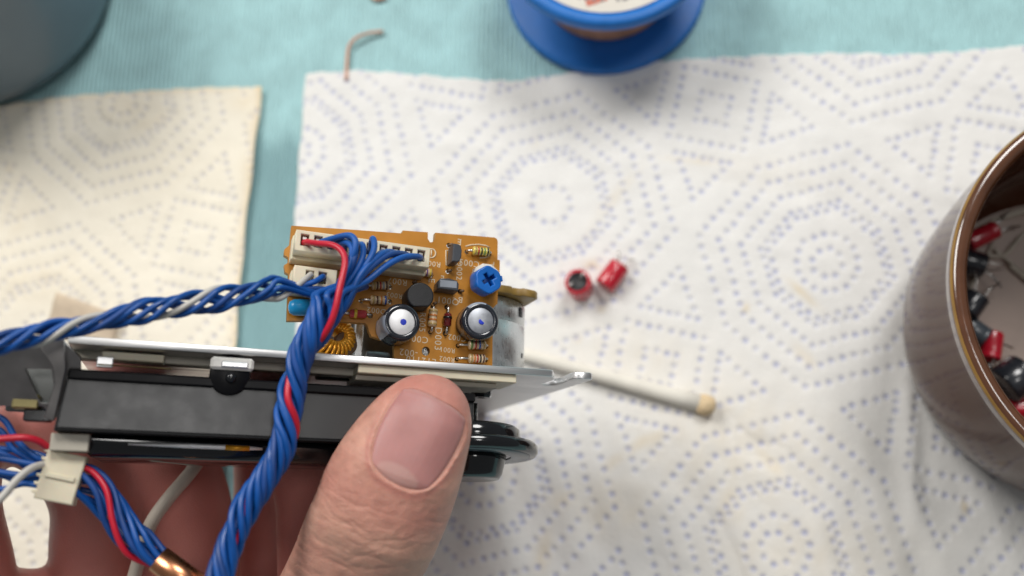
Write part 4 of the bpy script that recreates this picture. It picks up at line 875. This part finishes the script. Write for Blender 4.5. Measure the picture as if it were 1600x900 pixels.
def thumb_surface(sv, phi, off):
    """world-free camera-space mm point; phi 90 deg faces the viewer; off = extra radius (mm)"""
    l = np.interp(sv, SS, SLs); r = np.interp(sv, SS, SRs)
    wpx = (r-l)/2; cpx = (r+l)/2
    lim = 88*cap_round(sv); tipb = np.clip((60-sv)/60, 0, 1); cpx = cpx*(1-tipb)+cpx*tipb
    d0 = np.interp(sv, [0, 60, 150, 260, 340, 440], [147.5, 146.0, 145.5, 148.0, 152.0, 160.0])
    sc_ = d0/FPX; wm = wpx*sc_; hm = wm*np.interp(sv, [0, 60, 140, 230, 300, 440], [0.80, 0.76, 0.84, 0.92, 0.90, 0.95])
    # squarish section
    cph, sph = np.cos(phi), np.sin(phi); n = 2.25
    rad = (np.abs(cph)**n+np.abs(sph)**n)**(-1/n)
    x = (wm+off)*cph*rad; z = (hm+off)*sph*rad
    # flatten the nail bed a little
    px_ = TIP[0]-AX[0]*sv+PX[0]*cpx; py_ = TIP[1]-AX[1]*sv+PX[1]*cpx
    X = (px_-800)*sc_+PX[0]*x; Y = -(py_-450)*sc_-PX[1]*x
    return np.stack([X, Y, -d0+z], -1), x/sc_
ns, nph = 330, 300
s1 = 60*(1-np.cos(np.linspace(0, math.pi/2, 70)))+0.0; s2_ = np.linspace(60, S_MAX, ns-69)[1:]; sv = np.r_[s1, s2_]; ns = len(sv)
ph = np.linspace(0, 2*math.pi, nph, endpoint=False)
SV, PH = np.meshgrid(sv, ph, indexing='ij')
_, q = thumb_surface(SV, PH, np.zeros_like(SV)); qn = q-8
front = np.clip(np.sin(PH)*3, 0, 1)
nm = nail_mask(SV, qn)
inside = np.clip(nm/0.10, 0, 1); ridge = np.exp(-((nm+0.13)/0.16)**2)*np.clip((SV-48)/40, 0, 1)
fold_w = 0.35+0.65*np.clip(0.5+0.5*np.sin(SV*0.05+q*0.03+1.0), 0, 1)
off = front*(-0.40*inside+0.13*fold_w*ridge*np.clip(SV/60, 0.2, 1))
cr = np.random.default_rng(5); flush_shade = np.zeros_like(SV); pale = np.zeros_like(SV)
for (s0, cu, amp, wd, x0, x1) in [(228, 0.0006, 0.20, 4, -75, 60), (246, 0.0009, 0.34, 4.5, -95, 80), (262, 0.0012, 0.30, 4, -70, 95), (281, 0.0008, 0.36, 5, -90, 70), (300, 0.0004, 0.26, 4.5, -60, 95), (318, 0.0002, 0.28, 5, -90, 60), (206, 0.0005, 0.12, 4, -40, 70), (338, 0, 0.2, 5, -70, 80)]:
    wig = 5*np.sin(q*0.045+s0)+3*np.sin(q*0.11+s0*2); ln = s0-cu*q*q*4+wig-0.12*q
    off -= 0.17*front*amp*np.exp(-((SV-ln)/(wd*0.62))**2)*np.clip((q-x0)/25, 0, 1)*np.clip((x1-q)/25, 0, 1)
off += front*0.5*np.exp(-((SV-272)/50)**2)
for k in range(90):
    s0 = cr.uniform(196, 420); c0 = cr.uniform(-100, 100); ln = cr.uniform(14, 46); wd = cr.uniform(1.3, 2.6); sl = cr.normal(-0.10, 0.28); am = cr.uniform(0.012, 0.055)
    off -= am*front*np.exp(-((SV-s0-sl*(q-c0)-0.002*(q-c0)**2)/wd)**2)*np.exp(-((q-c0)/ln)**4)
for _ in range(60):
    a = cr.uniform(0, math.pi); L = cr.uniform(10, 34); off += 0.0035*np.sin(2*math.pi*(SV*math.cos(a)+q*math.sin(a))/L+cr.uniform(0, 6))*front*(1-inside)
# small dry skin ridges along the nail's sides
off += 0.10*front*np.exp(-((nm+0.06)/0.05)**2)*np.clip(np.sin(SV*0.35+2*np.sin(SV*0.11))*1.5, 0, 1)*np.clip((SV-70)/20, 0, 1)*np.clip((190-SV)/20, 0, 1)
TC, _ = thumb_surface(SV, PH, off)
flush_shade += 0.55*np.exp(-((SV-20)/45)**2)+0.45*np.exp(-((nm+0.25)/0.3)**2)*np.clip((SV-60)/60, 0, 1)+0.30*np.exp(-((SV-200)/30)**2)
crease_tone = np.clip(-off*1.0, 0, 0.4)*(1-inside)*np.clip((SV-200)/20, 0, 1); flush_shade = np.clip(flush_shade+crease_tone, 0, 0.85)  # creases tinted darker, their shading painted into the skin colour
pale += 0.45*np.exp(-((nm+0.05)/0.05)**2)*np.clip(np.sin(SV*0.35+2*np.sin(SV*0.11)), 0, 1)*np.clip((SV-70)/20, 0, 1)*front+0.35*np.exp(-((SV-262)/36)**2)*front
TV = (RC @ TC.reshape(-1, 3).T).T+CAM
I = np.arange(ns*nph).reshape(ns, nph); J = np.roll(I, -1, axis=1)
TF = np.stack([I[:-1], I[1:], J[1:], J[:-1]], -1).reshape(-1, 4)
# palm and fingers: tapered limbs fused by a voxel remesh
def limb(b, pts):
    P = np.array([Cw(u, v, d) for u, v, d, r in pts]); R_ = np.array([p[3] for p in pts], float)
    Q = catmull(np.c_[P, R_], 28); c = Q[:, :3]; r = Q[:, 3]
    d0 = unit(c[0]-c[1]); d1 = unit(c[-1]-c[-2]); capn = 6
    pre = [(c[0]+d0*r[0]*math.sin(t), r[0]*math.cos(t)) for t in np.linspace(math.pi/2*0.98, 0, capn)][:-1]; post = [(c[-1]+d1*r[-1]*math.sin(t), r[-1]*math.cos(t)) for t in np.linspace(0, math.pi/2*0.98, capn)][1:]
    cc_ = np.array([p for p, _ in pre]+list(c)+[p for p, _ in post]); rr_ = np.array([x for _, x in pre]+list(r)+[x for _, x in post])
    b.tube(cc_, rr_, 20)
hb = MB()
limb(hb, [(520, 1080, 176, 9.5), (512, 960, 181, 9.6), (508, 850, 182, 9.4), (500, 760, 180, 9.0), (470, 690, 178, 8.4), (430, 640, 178, 7.4)])       # index
limb(hb, [(330, 1080, 180, 9.6), (306, 960, 184, 9.4), (298, 850, 186, 9.2), (280, 760, 184, 9.0), (240, 690, 180, 8.5), (200, 640, 177, 7.6)])       # middle
limb(hb, [(180, 1080, 178, 9.2), (160, 960, 180, 9.0), (152, 860, 181, 8.8), (150, 780, 178, 8.4), (110, 706, 172, 8.0), (50, 664, 166, 7.2)])         # ring
limb(hb, [(40, 1090, 172, 8.6), (-30, 980, 170, 8.0), (-50, 880, 168, 7.6), (-66, 800, 164, 7.2), (-62, 730, 160, 6.8), (-30, 680, 156, 5.8)])         # little
for pts in ([(560, 1010, 168, 9), (430, 1100, 178, 14), (300, 1200, 182, 16)], [(480, 1150, 180, 15), (300, 1080, 186, 13), (120, 1060, 182, 12), (20, 1050, 176, 9)], [(520, 1250, 182, 20), (350, 1300, 186, 20), (150, 1220, 182, 16), (60, 1120, 176, 10)],
            [(110, 930, 182, 4.5), (40, 925, 176, 4.5), (-30, 930, 170, 4.5)], [(520, 930, 178, 7), (500, 1000, 172, 9), (470, 1060, 170, 11)], [(405, 700, 199, 5.5), (408, 800, 202, 6), (410, 900, 202, 7), (412, 1060, 190, 9)], [(400, 1350, 186, 22), (400, 1600, 190, 21)]):  # one limb is a web added to fill the shadowed index-middle gap with skin
    limb(hb, pts)
tmp = hb.build('hand_block', 'skin')
md = tmp.modifiers.new('fuse', 'REMESH'); md.mode = 'VOXEL'; md.voxel_size = 0.0009
ms = tmp.modifiers.new('soft', 'SMOOTH'); ms.factor = 0.5; ms.iterations = 14
bpy.context.view_layer.update(); dg = bpy.context.evaluated_depsgraph_get(); em = bpy.data.meshes.new_from_object(tmp.evaluated_get(dg))
hv = np.empty(len(em.vertices)*3); em.vertices.foreach_get('co', hv); hv = hv.reshape(-1, 3)/MM
hf = [tuple(p.vertices) for p in em.polygons]; bpy.data.objects.remove(tmp); bpy.data.meshes.remove(em)
hl0 = Cw(520, 1000, 170); nT = len(TV)
allv = np.vstack([TV, hv]); faces = [tuple(int(x) for x in f) for f in TF]+[tuple(i+nT for i in f) for f in hf]
faces.append(tuple(int(x) for x in I[-1]))
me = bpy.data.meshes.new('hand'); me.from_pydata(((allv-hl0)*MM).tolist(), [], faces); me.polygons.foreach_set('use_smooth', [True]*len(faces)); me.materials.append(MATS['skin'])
at = me.attributes.new('flush_shade', 'FLOAT', 'POINT'); at.data.foreach_set('value', np.r_[flush_shade.ravel(), np.full(len(hv), 0.9)].astype(np.float32))  # high value on palm and fingers paints in their shade
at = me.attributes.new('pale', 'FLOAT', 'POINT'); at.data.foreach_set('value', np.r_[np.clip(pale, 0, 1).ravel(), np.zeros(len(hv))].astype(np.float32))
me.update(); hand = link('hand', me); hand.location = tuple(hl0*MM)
tag(hand, 'bare left hand with its thumb pressing the mechanism from below', 'hand')
# thumbnail
gy, gx = 70, 70; V_, Fc, pl_ = [], [], []
for i in range(gy):
    y = -1+2*i/(gy-1)
    for j in range(gx):
        x = -1+2*j/(gx-1)
        # square to rounded shape
        xx = x*math.sqrt(1-0.34*y*y); yy = y*math.sqrt(1-0.30*x*x)
        hwn = 64.5-5*yy; q_ = xx*hwn; s_v = 96+yy*69+0.10*q_
        V_.append((s_v, q_+8, x, y))
V_ = np.array(V_)
# invert the section: find phi for each across-offset
def phi_for(sv_, q_):
    lo = np.full(len(sv_), 0.02); hi = np.full(len(sv_), math.pi-0.02)
    for _ in range(40):
        mid = (lo+hi)/2; _, qq = thumb_surface(sv_, mid, np.zeros(len(sv_))); g_ = qq > q_; lo = np.where(g_, mid, lo); hi = np.where(g_, hi, mid)
    return (lo+hi)/2
pv = phi_for(np.clip(V_[:, 0], 6, 999), V_[:, 1])
edge = np.maximum(np.abs(V_[:, 2]), np.abs(V_[:, 3]))
offn = -0.06-0.40*np.clip((edge-0.86)/0.14, 0, 1)**2-0.10*V_[:, 2]**2
offn += 0.004*np.sin(V_[:, 2]*38+np.sin(V_[:, 2]*9))+0.003*np.sin(V_[:, 2]*71+1)+0.03*np.sin(V_[:, 2]*5+2*V_[:, 3])
# distal edge stands free of the skin
offn += np.where(V_[:, 3] < -0.8, 0.25*np.clip((-V_[:, 3]-0.8)/0.2, 0, 1), 0)
NC, _ = thumb_surface(np.clip(V_[:, 0], 6, 999), pv, offn); NV = (RC @ NC.T).T+CAM
b = MB(); NL = NV-(RC @ np.array([0, 0, 0.35]))[None]
fs = []
for i in range(gy-1):
    for j in range(gx-1): k = i*gx+j; fs += [(k, k+gx, k+gx+1, k+1), (k+gy*gx, k+1+gy*gx, k+gx+1+gy*gx, k+gx+gy*gx)]
bd = list(range(gx))+[i*gx+gx-1 for i in range(1, gy)]+[gy*gx-2-k for k in range(gx-1)]+[i*gx for i in range(gy-2, 0, -1)]
for k in range(len(bd)): a_, c2 = bd[k], bd[(k+1) % len(bd)]; fs.append((a_, c2, c2+gy*gx, a_+gy*gx))
b.add(np.vstack([NV, NL]), fs, 0, True); nail = b.build('thumbnail', 'nail', hand, hl0)
lun = np.clip(1-((V_[:, 2]+0.05)/0.74)**2-((V_[:, 3]-1.0)/0.46)**2, 0, 1); lun = np.clip(lun*4, 0, 1)*0.75; tipw = np.clip((-V_[:, 3]-0.90)/0.06, 0, 1)*0.5
at = nail.data.attributes.new('pale', 'FLOAT', 'POINT'); at.data.foreach_set('value', np.r_[np.maximum(lun, tipw), np.zeros(len(V_))].astype(np.float32))
